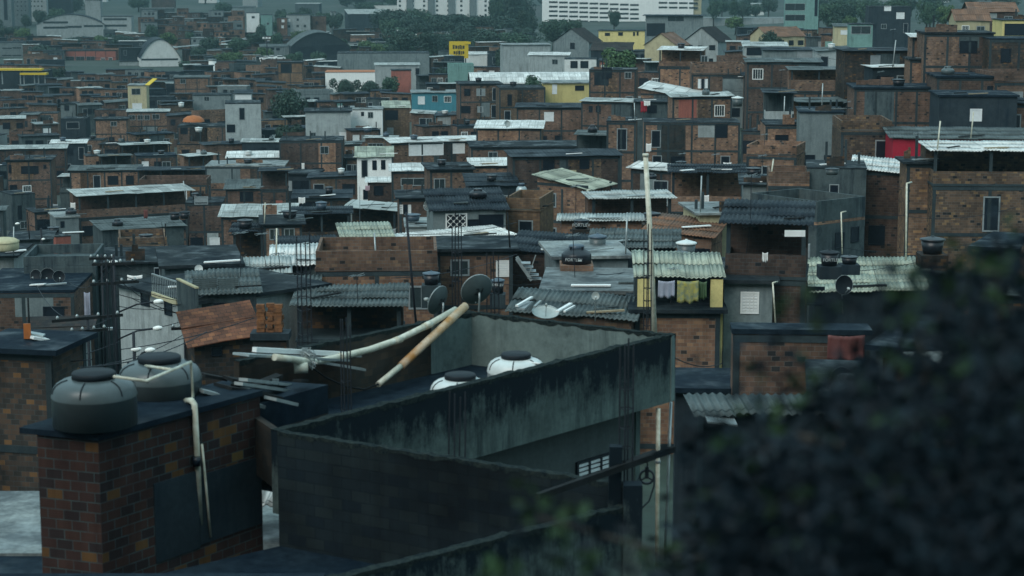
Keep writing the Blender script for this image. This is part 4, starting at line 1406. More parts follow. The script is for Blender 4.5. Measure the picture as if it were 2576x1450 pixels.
h('m32b', 'brick house with a bright white shuttered window', 'bright-shutter brick house', 1300, 1470, 272, 320, 250, 6, -3, 'b2', 'shed:sd:8:0', [(1381, 294, 21, 20, 'sh')], cols=3)
h('m33', 'teal house with white-framed windows and a flat canopy', 'teal house', 1037, 1156, 234, 272, 376, 8, 4, 'pt', 'slab:cw', [(1060, 253, 15, 18, 'sh'), (1094, 249, 12, 14, 'd'), (1126, 250, 16, 14, 'gl')], fr=0)
h('m34', 'white building with an orange top edge among dark trees', 'orange-edged white building', 818, 946, 182, 218, 520, 10, 2, 'pb', 'slab:orange', fr=0, ov=.15)
h('m35', 'narrow mustard two-storey house with a pale window', 'mustard narrow house', 321, 368, 216, 292, 430, 7, 6, 'pc', 'slab:cw', [(342, 231, 20, 14, 'd'), (345, 267, 22, 12, 'sh')], fr=0)
h('m36', 'tall stained pale block with blank walls', 'stained pale block', 566, 656, 262, 335, 330, 8, 8, 'pl', 'slab:cs', fr=0)
h('m37', 'broad stained whitish wall house with a mouldy band', 'mouldy-banded wall house', 768, 882, 282, 345, 332, 8, 5, 'pl', 'slab:cs', [(758, 270, 8, 12, 'o')], fr=0)
h('m37b', 'small white house with three windows and a flat roof', 'three-window white house', 880, 962, 276, 312, 342, 7, 3, 'pw', 'slab:cw', [(894, 289, 10, 14, 'sh'), (912, 287, 6, 9, 'o'), (932, 290, 11, 13, 'd')], fr=0)
h('m37c', 'house with a tan sheeted pitched roof and dark porch', 'tan-roofed porch house', 965, 1030, 272, 318, 348, 6, 6, 'b6', 'shed:sm:22:0', [(985, 290, 30, 22, 'o')], fr=0)
# left half
h('m38', 'square brick house with a wide dark window', 'wide-window brick house', 15, 128, 404, 490, 286, 7, 8, 'b2', 'slab:cs', [(75, 428, 40, 17, 'o'), (25, 425, 6, 20, 'o'), (113, 420, 6, 9, 'o')], cols=2)
h('m38b', 'narrow grey rendered strip house with a white barred window', 'white-barred grey house', 30, 88, 490, 560, 262, 5, 34, 'pd', 'slab:cs', [(68, 475, 18, 13, 'gl'), (50, 535, 8, 34, 'o')], fr=0)
h('m39', 'long brick house with an open pillared top floor and sheeted roof', 'pillared long brick house', 197, 484, 488, 600, 212, 7, 26, 'b2', 'open:sl:6:0:2.5:1.0', cols=6)
h('m39b', 'small grey rendered cube with an orange base at the street', 'small orange-based cube', 140, 198, 548, 600, 190, 4, 22, 'pg', 'slab:cw', [(157, 565, 8, 14, 'o')], fr=0)
h('m40', 'bare grey rendered house under a long faded sheet roof', 'faded-roof grey house', 258, 462, 575, 630, 184, 6, 26, 'pd', 'shed:sg:11:0', fr=0)
h('m41', 'brick house with a ribbed grey corrugated roof', 'ribbed-roof brick house', 556, 738, 546, 610, 172, 6, 3, 'b2', 'shed:sl:15:0', [(610, 575, 50, 30, 'o')], cols=4)
h('m41b', 'brick house with little black tank and pillars beside the long pillared house', 'little-tank brick house', 466, 560, 512, 565, 196, 5, 5, 'b2', 'slab:cs', [(506, 505, 30, 16, 'g')], cols=2)
h('m42', 'brick house with a bright white fascia strip', 'white-fascia brick house', 516, 716, 420, 480, 248, 7, 2, 'b7', 'slab:cw', [(605, 430, 1, 1, 'o')], cols=3)
h('m42b', 'house with a white corrugated roof set back on the brick terrace', 'set-back white-roofed house', 572, 700, 398, 415, 262, 5, 4, 'pg', 'shed:sw:16:0', fr=0)
h('m42c', 'brick house with ribbed awning and white door frame', 'ribbed-awning house', 568, 660, 476, 520, 226, 5, 2, 'b2', 'shed:sg:20:0', [(620, 495, 30, 22, 'o')], cols=2)
h('m43', 'brick house with one dark square window under a slab', 'dark-window brick house', 702, 862, 356, 410, 258, 7, 3, 'b2', 'slab:cs', [(816, 378, 19, 17, 'd')], cols=3)
h('m43b', 'brick frame house with an empty upper bay', 'empty-bay brick house', 655, 722, 432, 500, 222, 5, 4, 'b2', 'open:sd:3:0:2.2:.5', cols=2)
h('m44', 'brick house with a strip of four windows', 'four-window brick house', 320, 424, 282, 320, 398, 7, 8, 'b1', 'shed:sl:5:0', [(332, 296, 14, 11, 'd'), (353, 296, 12, 11, 'd'), (370, 296, 12, 11, 'd'), (392, 294, 16, 11, 'd')], fr=1)
h('m44b', 'brick house beside the strip of four windows with one window', 'single-window brick house', 238, 320, 301, 335, 388, 6, 6, 'b1', 'slab:cs', [(286, 312, 14, 10, 'd')], fr=1)
h('m45', 'brick house with an orange covered heap on its slab', 'orange-heap brick house', 446, 616, 318, 345, 358, 7, 4, 'b1', 'slab:cs', [(463, 330, 16, 14, 'o')], fr=1, cols=3)
h('m46', 'grey house with one small window behind the orange heap', 'grey single-window house', 484, 580, 240, 270, 440, 7, 4, 'pg', 'slab:cs', [(520, 249, 12, 10, 'd')], fr=0)
h('m46b', 'small house with white awning and orange trim', 'white-awning house', 590, 632, 236, 262, 440, 6, 4, 'pl', 'shed:sd:14:0', [(612, 245, 38, 10, 'sh')], fr=0)
h('m47', 'brick and grey house with two wide dark bays', 'two-bay brick house', 437, 525, 196, 228, 500, 8, 4, 'b1', 'shed:sg:6:0', [(460, 205, 12, 10, 'd')], fr=1)
h('m48', 'dark house with a white-framed garage door', 'white-framed garage house', 152, 215, 300, 335, 400, 6, 3, 'pk', 'slab:cs', [(183, 316, 30, 16, 'gate')], fr=0)
h('m49', 'pale grey cube with a dark doorway among dark roofs', 'pale doorway cube', 152, 190, 262, 285, 470, 6, 5, 'pg', 'slab:cs', [(168, 272, 10, 12, 'o')], fr=0)
h('m50', 'flat white rendered shed near the edge of town', 'flat white shed', -30, 62, 300, 335, 380, 7, 14, 'b2', 'shed:sl:6:0', fr=0)
h('m51', 'long brick house with a thin pale roof edge', 'pale-edged long brick house', -40, 165, 376, 402, 310, 7, 10, 'b2', 'shed:sl:5:0', fr=1, cols=4)
h('m52', 'house beneath a white sagging sheet roof', 'white sagging-roof house', 128, 215, 362, 390, 330, 6, 8, 'pk', 'shed:sw:8:0', fr=0)
h('m53', 'dark brick frame house with a black empty storey', 'black-storey brick house', 345, 520, 430, 480, 260, 6, 4, 'b3', 'open:sd:3:0:2.3:.6', cols=3)
h('m54', 'brick house with light corrugated flat roof', 'corrugated-flat brick house', 175, 350, 430, 478, 264, 6, 6, 'b1', 'shed:sg:8:0', fr=1, cols=4)
h('m55', 'long plain brick terrace with a level coping', 'level-coped brick terrace', 350, 520, 466, 500, 236, 5, 3, 'b2', 'par:b2:.7', cols=3)
h('m56', 'brick house with a broken-edged black roof', 'broken-edged brick house', 738, 880, 540, 610, 160, 5, 5, 'b3', 'open:sd:5:0:2.2:.7', cols=3)
h('m57', 'brick house of two narrow bays beside the corrugated roof', 'narrow two-bay house', 662, 760, 566, 640, 140, 5, 8, 'b1', 'slab:cs', [(690, 590, 20, 24, 'd'), (728, 590, 22, 26, 'd')], cols=2)
h('m58', 'low house with a yellow wall under a black tarred roof', 'yellow-walled tarred house', 708, 845, 630, 670, 114, 5, 10, 'py', 'shed:sd:9:0', [(800, 650, 40, 26, 'o')], fr=0)
h('m59', 'brick wall house with dark corrugated lean-to and tank', 'lean-to tank brick house', 740, 880, 500, 545, 186, 5, 4, 'b3', 'shed:sd:12:0', [(786, 520, 60, 20, 'o')], cols=3)
h('m60', 'cluttered dark house with boards and hanging cloth', 'cluttered board house', 585, 662, 585, 640, 140, 5, 3, 'b3', 'open:sd:4:0:2.2:.4', cols=1)
h('m61', 'low grey house with debris and black tanks on its slab', 'debris-slab grey house', 250, 480, 662, 705, 112, 6, 10, 'pd', 'slab:cs', fr=0)
h('m62', 'low orange brick parapet house behind the debris slab', 'orange-parapet house', 300, 420, 622, 660, 142, 5, 12, 'b4', 'par:b4:.7', fr=0)
h('m63', 'pale house with cream rooftop container at the street end', 'cream-container house', -20, 34, 648, 690, 120, 5, 4, 'pl', 'slab:cs', fr=0)
h('m64', 'dark grey house with round dishes along its parapet', 'dish-lined grey house', 60, 240, 675, 740, 110, 5, 6, 'pd', 'par:pd:.7', fr=0)
h('m65', 'narrow coral-painted house at the street bend', 'coral street house', 140, 178, 596, 660, 170, 5, 30, 'pp', 'slab:cs', [(152, 640, 8, 24, 'o')], fr=0)
# right, uphill
h('r1', 'big blank grey cement house', 'blank cement house', 2012, 2122, 284, 365, 166, 6, -6, 'pg', 'slab:ck', fr=0)
h('r2', 'square red brick house with a white corrugated strip', 'square red brick house', 1926, 2018, 318, 372, 172, 6, -3, 'b1', 'slab:cs', cols=1)
h('r2b', 'grey-walled porch house with washing behind the square red brick house', 'washing porch house', 1926, 1998, 236, 312, 184, 5, -4, 'pl', 'open:sd:4:0:2.6:.9', fr=0)
h('r3', 'orange gabled house with a narrow window under a long grey roof', 'orange end-wall house', 2010, 2192, 258, 290, 190, 5, 12, 'b6', 'open:sg:6:0:2.0:.3', fr=0)
h('r4', 'brick terrace house with pale slender posts', 'slender-post terrace', 1990, 2132, 178, 250, 204, 6, -3, 'b1', 'open:sg:4:0:2.3:1.3', cols=4)
h('r5', 'brick house with a grey roof and a white roof patch', 'white-patch roof house', 1880, 2065, 158, 200, 226, 6, -3, 'b2', 'shed:sg:7:0', cols=3)
h('r6', 'tall brick house with one big dark window on the ridge', 'ridge-top brick house', 2326, 2500, 86, 200, 176, 6, -5, 'b1', 'slab:cs', [(2436, 119, 38, 26, 'o'), (2488, 130, 16, 40, 'o')], cols=3)
h('r6b', 'brick house with bright white roof slab beside the ridge-top house', 'bright-slab brick house', 2296, 2378, 96, 150, 182, 5, -4, 'b1', 'shed:sw:7:0', [(2365, 115, 18, 34, 'o')])
h('r7', 'brick cube below the ridge-top houses', 'plain brick cube', 2290, 2345, 152, 205, 178, 4, -4, 'b1', 'slab:cs')
h('r8', 'dark house with a pale shuttered window and thin white eave', 'thin white-eave house', 2126, 2292, 130, 185, 192, 5, 6, 'b3', 'shed:sd:5:0', [(2202, 153, 20, 22, 'g')], fr=0)
h('r8b', 'low dark house behind a broken bright eave line', 'bright-eave dark house', 2196, 2296, 172, 215, 184, 4, 8, 'pk', 'shed:sw:4:0', fr=0)
h('r9', 'wide brick house with round vent hole', 'round-hole brick house', 2358, 2530, 196, 260, 164, 6, -4, 'b2', 'slab:ck', cols=3)
h('r10', 'dark brick house with two pale posts below the ridge', 'two-post dark house', 2150, 2362, 224, 300, 168, 6, -4, 'b2', 'slab:ck', [(2400, 260, 1, 1, 'o')], cols=4)
h('r11', 'shadowed grey house with corrugated side sheets', 'side-sheeted grey house', 2364, 2560, 244, 320, 154, 6, -5, 'pk', 'slab:ck', [(2455, 290, 24, 26, 'sh')], fr=0)
h('r12', 'mint house with a framed balcony window', 'framed-balcony mint house', 2138, 2196, 62, 105, 330, 6, -6, 'pm', 'slab:cs', [(2166, 76, 46, 18, 'd')], fr=0)
h('r13', 'pale cream house with a white window near the ridge', 'cream ridge house', 2100, 2152, 68, 95, 360, 6, -4, 'pc', 'shed:sg:10:0', [(2124, 82, 16, 9, 'sh')], fr=0)
h('r14', 'cream house with a tan pitched roof', 'tan-pitched house', 1932, 2024, 92, 115, 400, 8, 20, 'pc', 'gable:sr:24:0', fr=0)
h('r15', 'grey hipped house with a yellow painted panel', 'yellow-panel house', 1920, 2060, 128, 160, 268, 6, -4, 'pg', 'shed:sd:7:0', [(2024, 138, 34, 18, 'g')], fr=0)
h('r16', 'white house with patchy roof and open dark porch', 'patchy-roof porch house', 1872, 1980, 118, 150, 300, 7, -4, 'pl', 'shed:sl:10:0', [(1905, 130, 50, 16, 'o')], fr=0)
h('r17', 'dark roofed house with pale shutters high on the ridge', 'pale-shutter ridge house', 2186, 2292, 18, 90, 420, 8, -5, 'pk', 'slab:cs', [(2233, 22, 15, 10, 'sh'), (2265, 40, 18, 14, 'sh')], fr=0)
h('r18', 'brown pitched-roof house at the skyline', 'brown skyline house', 2405, 2490, 52, 75, 300, 7, -4, 'pc', 'gable:sr:24:0', fr=0)
h('r19', 'ochre house with an overhanging dark roof at the frame edge', 'ochre edge house', 2522, 2640, 52, 100, 240, 7, -4, 'py', 'slab:ck', [(2560, 75, 60, 26, 'o')], fr=0)
h('r20', 'red-brown hip-roofed house on the far ridge', 'red-brown ridge house', 2440, 2560, 30, 60, 330, 8, -4, 'b2', 'gable:sr:20:0', fr=0)
h('r21', 'dark brick house in shade beside the ridge-top house', 'shaded brick house', 2490, 2640, 100, 190, 172, 6, -4, 'b3', 'slab:ck', [(2530, 140, 20, 30, 'o')], cols=2)
# beyond the ridge
h('u1', 'white gabled house with a steep black roof and dark stripe', 'black-roofed gabled house', 1722, 1806, 104, 145, 420, 8, -28, 'pl', 'gable:tk:36:1', fr=0)
h('u2', 'white gabled house with a brown tiled roof', 'brown-tiled gabled house', 1622, 1702, 114, 150, 405, 8, -24, 'pc', 'gable:sr:34:1', fr=0)
h('u3', 'grey gabled house with a black roof in front of the bushy tree', 'black-roofed grey gable', 1392, 1482, 106, 135, 470, 9, -22, 'pg', 'gable:tk:34:1', [(1440, 116, 10, 14, 'o')], fr=0)
h('u3b', 'low house under a broad black tiled roof', 'broad black-tiled house', 1486, 1586, 128, 140, 440, 9, -10, 'pk', 'shed:tk:26:0', fr=0)
h('u4', 'bright yellow house with small windows', 'bright yellow house', 1506, 1622, 78, 102, 520, 9, -4, 'py', 'slab:cs', [(1528, 87, 11, 6, 'o'), (1561, 86, 10, 7, 'o'), (1595, 86, 4, 9, 'o'), (1604, 85, 4, 9, 'o')], fr=0)
h('u5', 'grey modern house with a flat overhanging roof and dark garage wall', 'flat grey modern house', 1624, 1768, 40, 96, 590, 12, -6, 'pg', 'slab:ck', [(1650, 75, 44, 30, 'o'), (1700, 48, 40, 12, 'd')], fr=0, ov=1)
h('u6', 'white box building with bare walls', 'bare white box building', 1266, 1385, 114, 165, 452, 9, 5, 'pl', 'slab:cw', fr=0)
h('u7', 'small grey house with one dark window beside the white box', 'one-window grey house', 1330, 1430, 140, 172, 440, 7, -6, 'pl', 'shed:sw:10:0', [(1396, 156, 13, 11, 'd')], fr=0)
h('u8', 'white porch house with two dark bays', 'two-bay white house', 1420, 1500, 150, 172, 420, 7, -3, 'pw', 'slab:cs', [(1444, 163, 16, 16, 'o'), (1470, 163, 18, 16, 'o')], fr=0)
h('u9', 'green-grey apartment house with balconies', 'balconied green house', 1976, 2060, -8, 62, 560, 10, -6, 'pm', 'slab:cs', [(2000, 18, 48, 16, 'd'), (2000, 45, 48, 14, 'd'), (2053, 20, 6, 40, 'o')], fr=0)
h('u10', 'long grey concrete hall with a stained wall', 'long concrete hall', 848, 1080, 135, 175, 600, 14, 4, 'pg', 'slab:cs', fr=0)
h('u11', 'white long house with a red side wing', 'red-winged white house', 944, 1055, 165, 215, 500, 9, 5, 'pl', 'shed:sl:6:0', [(1050, 180, 8, 14, 'o')], fr=0)
h('u11b', 'dark red wing in front of the long white house', 'dark red wing', 985, 1034, 178, 215, 486, 6, 5, 'pp', 'slab:cs', fr=0)
h('u12', 'pale green house with a weathered parapet', 'weathered pale green house', 1128, 1192, 168, 205, 470, 7, 4, 'pm', 'par:pm:.6', fr=0)
h('u13', 'brick house with tan side wall near the parked cars', 'tan-sided brick house', 698, 762, 158, 195, 560, 8, 5, 'b6', 'slab:cs', [(720, 172, 26, 20, 'o')], fr=1)
h('u14', 'white corrugated workshop behind the yellow sign', 'white corrugated workshop', 1168, 1240, 138, 152, 640, 12, 3, 'pw', 'shed:sw:8:0', fr=0)
# far zone
h('f1', 'white arched hall with a row of dark windows', 'white arched hall', 352, 454, 148, 168, 760, 26, 14, 'pw', 'arch:sd:7.5:1', [(402, 150, 90, 4, 'd')], fr=0)
h('f1b', 'low white annexe beside the arched hall', 'low white annexe', 300, 354, 155, 170, 765, 10, 10, 'pl', 'slab:cs', fr=0)
h('f2', 'red-grey grid building with pale frames and three storeys', 'pale-framed grid building', 163, 292, 128, 172, 800, 14, 4, 'pp', 'slab:cs', [(176, 150, 20, 14, 'd'), (202, 150, 20, 14, 'd'), (228, 150, 20, 14, 'd'), (259, 151, 9, 9, 'gl'), (278, 150, 9, 9, 'gl')], fr=1, cols=5)
h('f3', 'long white factory hall with a curved dark roof', 'curved-roof factory', 92, 262, 62, 90, 980, 12, 8, 'pl', 'arch:sd:5:1', [(140, 57, 60, 5, 'd'), (140, 70, 60, 5, 'd'), (185, 68, 40, 5, 'd'), (235, 66, 46, 5, 'd')], fr=0)
h('f3b', 'white office wing with two bands of windows', 'banded office wing', 256, 330, 42, 76, 985, 14, 6, 'pl', 'slab:cs', [(290, 49, 56, 5, 'd'), (290, 65, 56, 5, 'd')], fr=0)
h('f3c', 'pale crenellated water tower beside the factory', 'crenellated tower', 214, 252, 2, 60, 1020, 10, 6, 'pl', 'slab:cs', fr=0)
h('f4', 'grey low block with two window bands', 'two-band grey block', -20, 58, 108, 150, 820, 14, 8, 'pg', 'slab:cs', [(18, 122, 24, 4, 'd'), (42, 121, 22, 4, 'd'), (18, 140, 24, 4, 'd'), (42, 140, 24, 4, 'd')], fr=0)
h('f5', 'dark long shed with slender yellow roof bands', 'yellow-banded shed', -20, 116, 180, 210, 560, 10, 3, 'pk', 'slab:cs', fr=0)
h('f6', 'grey hangar with a wide arched roof and open front', 'wide arched hangar', 732, 880, 118, 140, 760, 30, 10, 'pk', 'arch:sg:5.5:1', [(770, 128, 50, 20, 'o'), (840, 126, 60, 22, 'o')], fr=0)
h('f6b', 'low grey hangar wing with square vents', 'low hangar wing', 655, 734, 118, 138, 770, 12, 10, 'pg', 'shed:sg:9:0', [(672, 123, 8, 5, 'o'), (685, 123, 8, 5, 'o'), (699, 124, 8, 5, 'o')], fr=0)
h('f7', 'long low warehouse with a ribbed pale roof', 'ribbed pale warehouse', 876, 984, 36, 52, 1050, 36, 10, 'pk', 'shed:sl:9:0', fr=0)
h('f8', 'pale apartment tower with paired windows at the picture edge', 'paired-window tower', 26, 68, -60, 55, 1120, 16, 8, 'pg', 'slab:cs', [(34 + 10 * (k % 4), -6 + 11 * (k // 4), 4, 4, 'd') for k in range(20)], fr=0)
h('f8b', 'white apartment tower beside the paired-window tower', 'white apartment tower', 70, 114, -60, 22, 1180, 16, 8, 'pl', 'slab:cs', [(78 + 9 * (k % 4), -8 + 12 * (k // 4), 4, 4, 'd') for k in range(12)], fr=0)
h('f8c', 'plain grey tower between white tower and factory', 'plain grey tower', 118, 176, -60, 25, 1150, 16, 8, 'pk', 'slab:cs', fr=0)
h('f8d', 'grey green stair tower at the picture corner', 'corner stair tower', -20, 25, -60, 62, 1090, 14, 8, 'pg', 'slab:cs', [(14, 20, 8, 60, 'o')], fr=0)
ap = []
for k in range(8):
    for j in range(5):
        ap.append((1006 + k * 30.5 + (k % 2) * 2, -8 + j * 11.5, 5, 5, 'd'))
h('f9', 'white apartment block of many small dark windows beyond the tree belt', 'small-windowed apartment block', 998, 1232, -70, 60, 1180, 18, 3, 'pb', 'slab:cs', ap, fr=0)
for u in (.10, .33, .55, .78):
    b_ = T['f9']
    MB().box(b_.w * u, b_.w * (u + .075), -.9, .02, 0, b_.h - .05).build('shade_strip', 'pg', b_.root)  # darker plaster strips put in for the vertical shading of the facade
sl = []
for j in range(6):
    for k in range(9):
        sl.append((1392 + k * 25.5, 6 + j * 11.4 + k * .9, 21, 4.2, 'd'))
    for k in range(4):
        if j < 3:
            sl.append((1668 + k * 25.5, -4 + j * 11.6 + k * .4, 21, 4.2, 'd'))
h('f10', 'huge white slab building with long bands of dark windows', 'banded white slab building', 1364, 1746, -80, 80, 1150, 18, -6, 'pb', 'slab:cs', sl, fr=0)
h('f10b', 'blank cream stair end of the banded slab building', 'cream stair end', 1742, 1766, -90, 30, 1146, 14, -6, 'pc', 'slab:cs', fr=0)
h('f11', 'pale low terminal with a long flat roof in the haze', 'hazy flat terminal', 1768, 2010, 46, 60, 1000, 20, -3, 'pl', 'slab:cw', fr=0)
h('f12', 'bluish two-storey house among far rooftops', 'bluish far house', 720, 780, 38, 78, 900, 9, 5, 'pl', 'slab:cs', [(727, 67, 6, 6, 'd'), (749, 66, 6, 6, 'd'), (767, 66, 6, 6, 'd'), (749, 50, 5, 6, 'd'), (727, 52, 6, 6, 'sh')], fr=0)
h('f12b', 'narrow far brick house with lit white windows', 'narrow far brick house', 696, 722, 46, 82, 896, 8, 5, 'b2', 'slab:cs', [(712, 53, 6, 6, 'sh'), (711, 68, 5, 6, 'sh')], fr=0)
h('f12c', 'far brick house with a rough top beside the bluish house', 'rough-topped far house', 782, 820, 42, 70, 905, 8, 5, 'b2', 'slab:cs', [(797, 58, 5, 7, 'o')], fr=0)
h('f12d', 'pale green narrow house far off beside a round tree', 'far pale green house', 656, 684, 38, 88, 890, 8, 5, 'pm', 'slab:cs', [(674, 60, 5, 5, 'd')], fr=0)
h('f12e', 'tall white block facing the far brick terraces', 'tall far white block', 620, 652, 34, 80, 915, 10, 8, 'pw', 'slab:cs', [(637, 44, 7, 5, 'd')], fr=0)
# far brick hillside
fb = 0
for row, (yy, Dd) in enumerate(((30, 1010), (45, 975), (62, 940), (80, 905), (96, 875))):
    x = 345 + R.uniform(0, 20) + (row > 2) * 60
    while x < 600:
        w_ = R.uniform(22, 44)
        y_ = yy + R.uniform(-5, 5)
        H(near_label(R.choice(['small brick house', 'squat brick house', 'grey-topped brick house', 'dull red brick house', 'flat brick house']), x + w_ / 2, y_, Dd), None, x, x + w_, y_, y_ + 14, Dd + R.uniform(-8, 8), 8, R.uniform(-4, 16), R.choice(['b2', 'b2', 'b1', 'pg', 'b3']), R.choice(['slab:cs', 'slab:cw', 'shed:sg:6:0', 'par:b2:.9']),
          [(x + w_ * f, y_ + 7, 5, 5, R.choice(['o', 'd', 'o'])) for f in (.25, .5, .75) if R.random() < .7], fr=0)
        x += w_ * R.uniform(.75, 1.1)
# ---------------------------------------------------------------- lesser houses between the landmarks
FILL_R = random.Random(int(5))
WALLN = {'b1': 'brick', 'b2': 'dull red brick', 'b3': 'mossy dark brick', 'b4': 'flecked brick', 'pg': 'grey plaster', 'pd': 'stained grey', 'pk': 'dark grey', 'pl': 'pale rendered', 'b6': 'orange brick'}
ROOFN = {'slab:cs': 'flat slab roof', 'slab:ck': 'black flat roof', 'shed:sd': 'dark sheet roof', 'shed:sg': 'grey sheet roof', 'shed:sl': 'weathered pale roof', 'shed:sw': 'white sheet roof', 'par': 'brick parapet', 'open': 'roofed terrace', 'slab:cw': 'wet slab roof'}


SK = [1500.0] * 340                 # how far up the picture nearer houses already reach, per 8 px column


def cols(x0, x1):
    return range(max(0, int((x0 + 80) / 8)), min(339, int((x1 + 80) / 8)) + 1)


def raise_sky(b):
    ys = [proj(b.W(f, g))[1] for f in (0, .5, 1) for g in (0, 1)]
    xs = [proj(b.W(f, g))[0] for f in (0, 1) for g in (0, 1)]
    for c in cols(min(xs) + 3, max(xs) - 3):
        SK[c] = min(SK[c], min(ys) if b.D > 120 else sum(ys) / len(ys))


def fill(x, y, D, wm):
    w = wm * F / D
    x0, x1 = x - w / 2, x + w / 2
    hpx = 2.8 * F / D
    sk = sorted(SK[c] for c in cols(x0, x1))
    if not sk:
        return None
    gap = sk[int(len(sk) * .6)] - y
    if gap < .42 * hpx:
        return None
    for b in HAND:
        bx0, bx1, byt, byb, bD = b.box
        ov = min(x1, bx1) - max(x0, bx0)
        if ov > .1 * w and D < bD - .5 and y - .25 * hpx < byb - .08 * (byb - byt):
            return None
    p = P(x, y, D)
    d = FILL_R.uniform(3.6, 5.5)
    for b in HOUSES:
        cx, cy, r1, r2 = b.c
        if abs(p.y - cy) < 14 and math.hypot(p.x - cx, p.y + d / 2 - cy) < (max(wm, d) * .38 + r1 * .62):
            return None
    wall = FILL_R.choices(['b1', 'b2', 'b3', 'b4', 'pg', 'pd', 'pk', 'pl', 'b6'], [6, 6, 4.5, 2.0, .8, 1.8, 2.8, .5, .7])[0]
    rf = FILL_R.choices(['slab:cs', 'slab:ck', 'shed:sd', 'shed:sg', 'shed:sl', 'shed:sw', 'par', 'open', 'slab:cw'], [4, 5, 4.5, 2.2, 1.3, .7, 2.2, 2.4, .5])[0]
    if D < 60:
        wall, rf = FILL_R.choice(['b3', 'pk', 'b2']), FILL_R.choice(['slab:ck', 'shed:sd'])
    yaw = (FILL_R.uniform(-8, 34) if x < 1350 else FILL_R.uniform(-34, 12))
    roof = rf
    if rf.startswith('shed'):
        roof = f"{rf}:{FILL_R.uniform(3, 10):.0f}:{FILL_R.choice([0, 0, -3, 3])}"
    elif rf == 'par':
        roof = f"par:{wall}:.9"
    elif rf == 'open':
        roof = f"open:{FILL_R.choice(['sd', 'sd', 'sg', 'sl'])}:{FILL_R.uniform(1, 6):.0f}:0:2.3:.8"
    wins = []
    wy = y + hpx * (.5 if rf != 'open' else 1.25)
    for f in (.22, .5, .78):
        if FILL_R.random() < .72:
            st = FILL_R.choices(['o', 'd', 'sh', 'dr', 'gl', 'g'], [6, 3, .5, 1.6, .5, .5])[0]
            hh = 1.05 if st != 'dr' else 2.0
            wins.append((x0 + w * f + FILL_R.uniform(-.05, .05) * w, wy + (.45 * F / D if st == 'dr' else 0), FILL_R.uniform(.8, 1.3) * F / D, hh * F / D, st))
    desc = f"{WALLN[wall]} house with {ROOFN[rf]}"
    nm = {'b': 'brick_house', 'p': 'plaster_house'}[wall[0]]
    step = rf in ('slab:cs', 'slab:ck') and gap > 1.1 * hpx and FILL_R.random() < .5
    y2 = y + .8 * hpx if step else y
    b = H(near_label(desc if not step else desc.replace('with', 'with small upper room on'), x, y + hpx / 2, D), None, x0, x1, y2, y2 + hpx * 1.2, D, d, yaw, wall, roof, [(q[0], q[1] + y2 - y) + tuple(q[2:]) for q in wins], name=nm)
    if step:
        a0 = FILL_R.uniform(.04, .45) * b.w
        a1 = a0 + FILL_R.uniform(.35, .52) * b.w
        f0 = FILL_R.choice([.0, .6, 1.2])
        hz0 = b.h + .165
        ww_ = FILL_R.choice([wall, 'b1', 'b3', 'pd'])
        ur = MB().box(a0, a1, f0, b.d - .1, hz0, hz0 + 2.1).build('upper_room', ww_, b.root)
        MB().box(a0 - .2, a1 + .25, f0 - .3, b.d + .1, hz0 + 2.103, hz0 + 2.2).build('roof', FILL_R.choice(['cs', 'sd', 'sg', 'sl']), ur)
        lw = (a0 + a1) / 2
        MB().box(lw - .45, lw + .1, f0 - .03, f0 + .02, hz0 + .05, hz0 + 1.8).build('doorway', 'dark', ur)  # dark panel painted in place of a shaded opening
    return b


nf = 0
HAND = list(HOUSES)
cand = []
y = 68.0
while y < 1000:
    x = -70.0
    while x < 2640:
        D = Dof(x, y)
        if D < 640 or (D < 950 and x < 1300 and R.random() < .5):
            cand.append((x + R.uniform(-.3, .3) * 6 * F / D, y + R.uniform(-.2, .2) * 900 / D, D))
        x += 2.6 * F / D
    D0 = Dof(1288, y)
    y += max(3.0, .5 * F / D0 * .55)
ev = [(c[2], 1, c) for c in cand] + [(b.D, 0, b) for b in HAND]
for D, kd, c in sorted(ev, key=lambda q: (q[0], q[1])):
    if kd == 0:
        raise_sky(c)
        continue
    if D < 60 and c[0] < 1750:
        continue
    b = fill(c[0], c[1], D, R.uniform(3.0, 6.6) * (1 if D < 300 else 1.25 if D < 640 else 2))
    if b:
        raise_sky(b)
        nf += 1
print('FILLERS', nf, 'HOUSES', len(HOUSES))


# ---------------------------------------------------------------- rooftop things
def roof_tank(b, fx, fy, style, mat, lid, r=.6, hh=.75, desc='water tank'):
    p = b.W(fx, fy, 0)
    lab = f"{desc} on the roof of the {b.sn}" if b.sn else near_label(f"{desc} on a rooftop", *proj(p), p.y)
    return tank(lab, 0, 0, p.y, r, hh, style, mat, lid, pos=p + Vector((0, 0, .02)))


def px_tank(label, x, yb, wpx, D, hr=.8, style='taper', mat='tankblue', lid='tankblue', word=None, plinth=None):
    r = wpx * D / F / 2
    return tank(label, x, yb, D, r, 2 * r * hr, style, mat, lid, word, plinth)


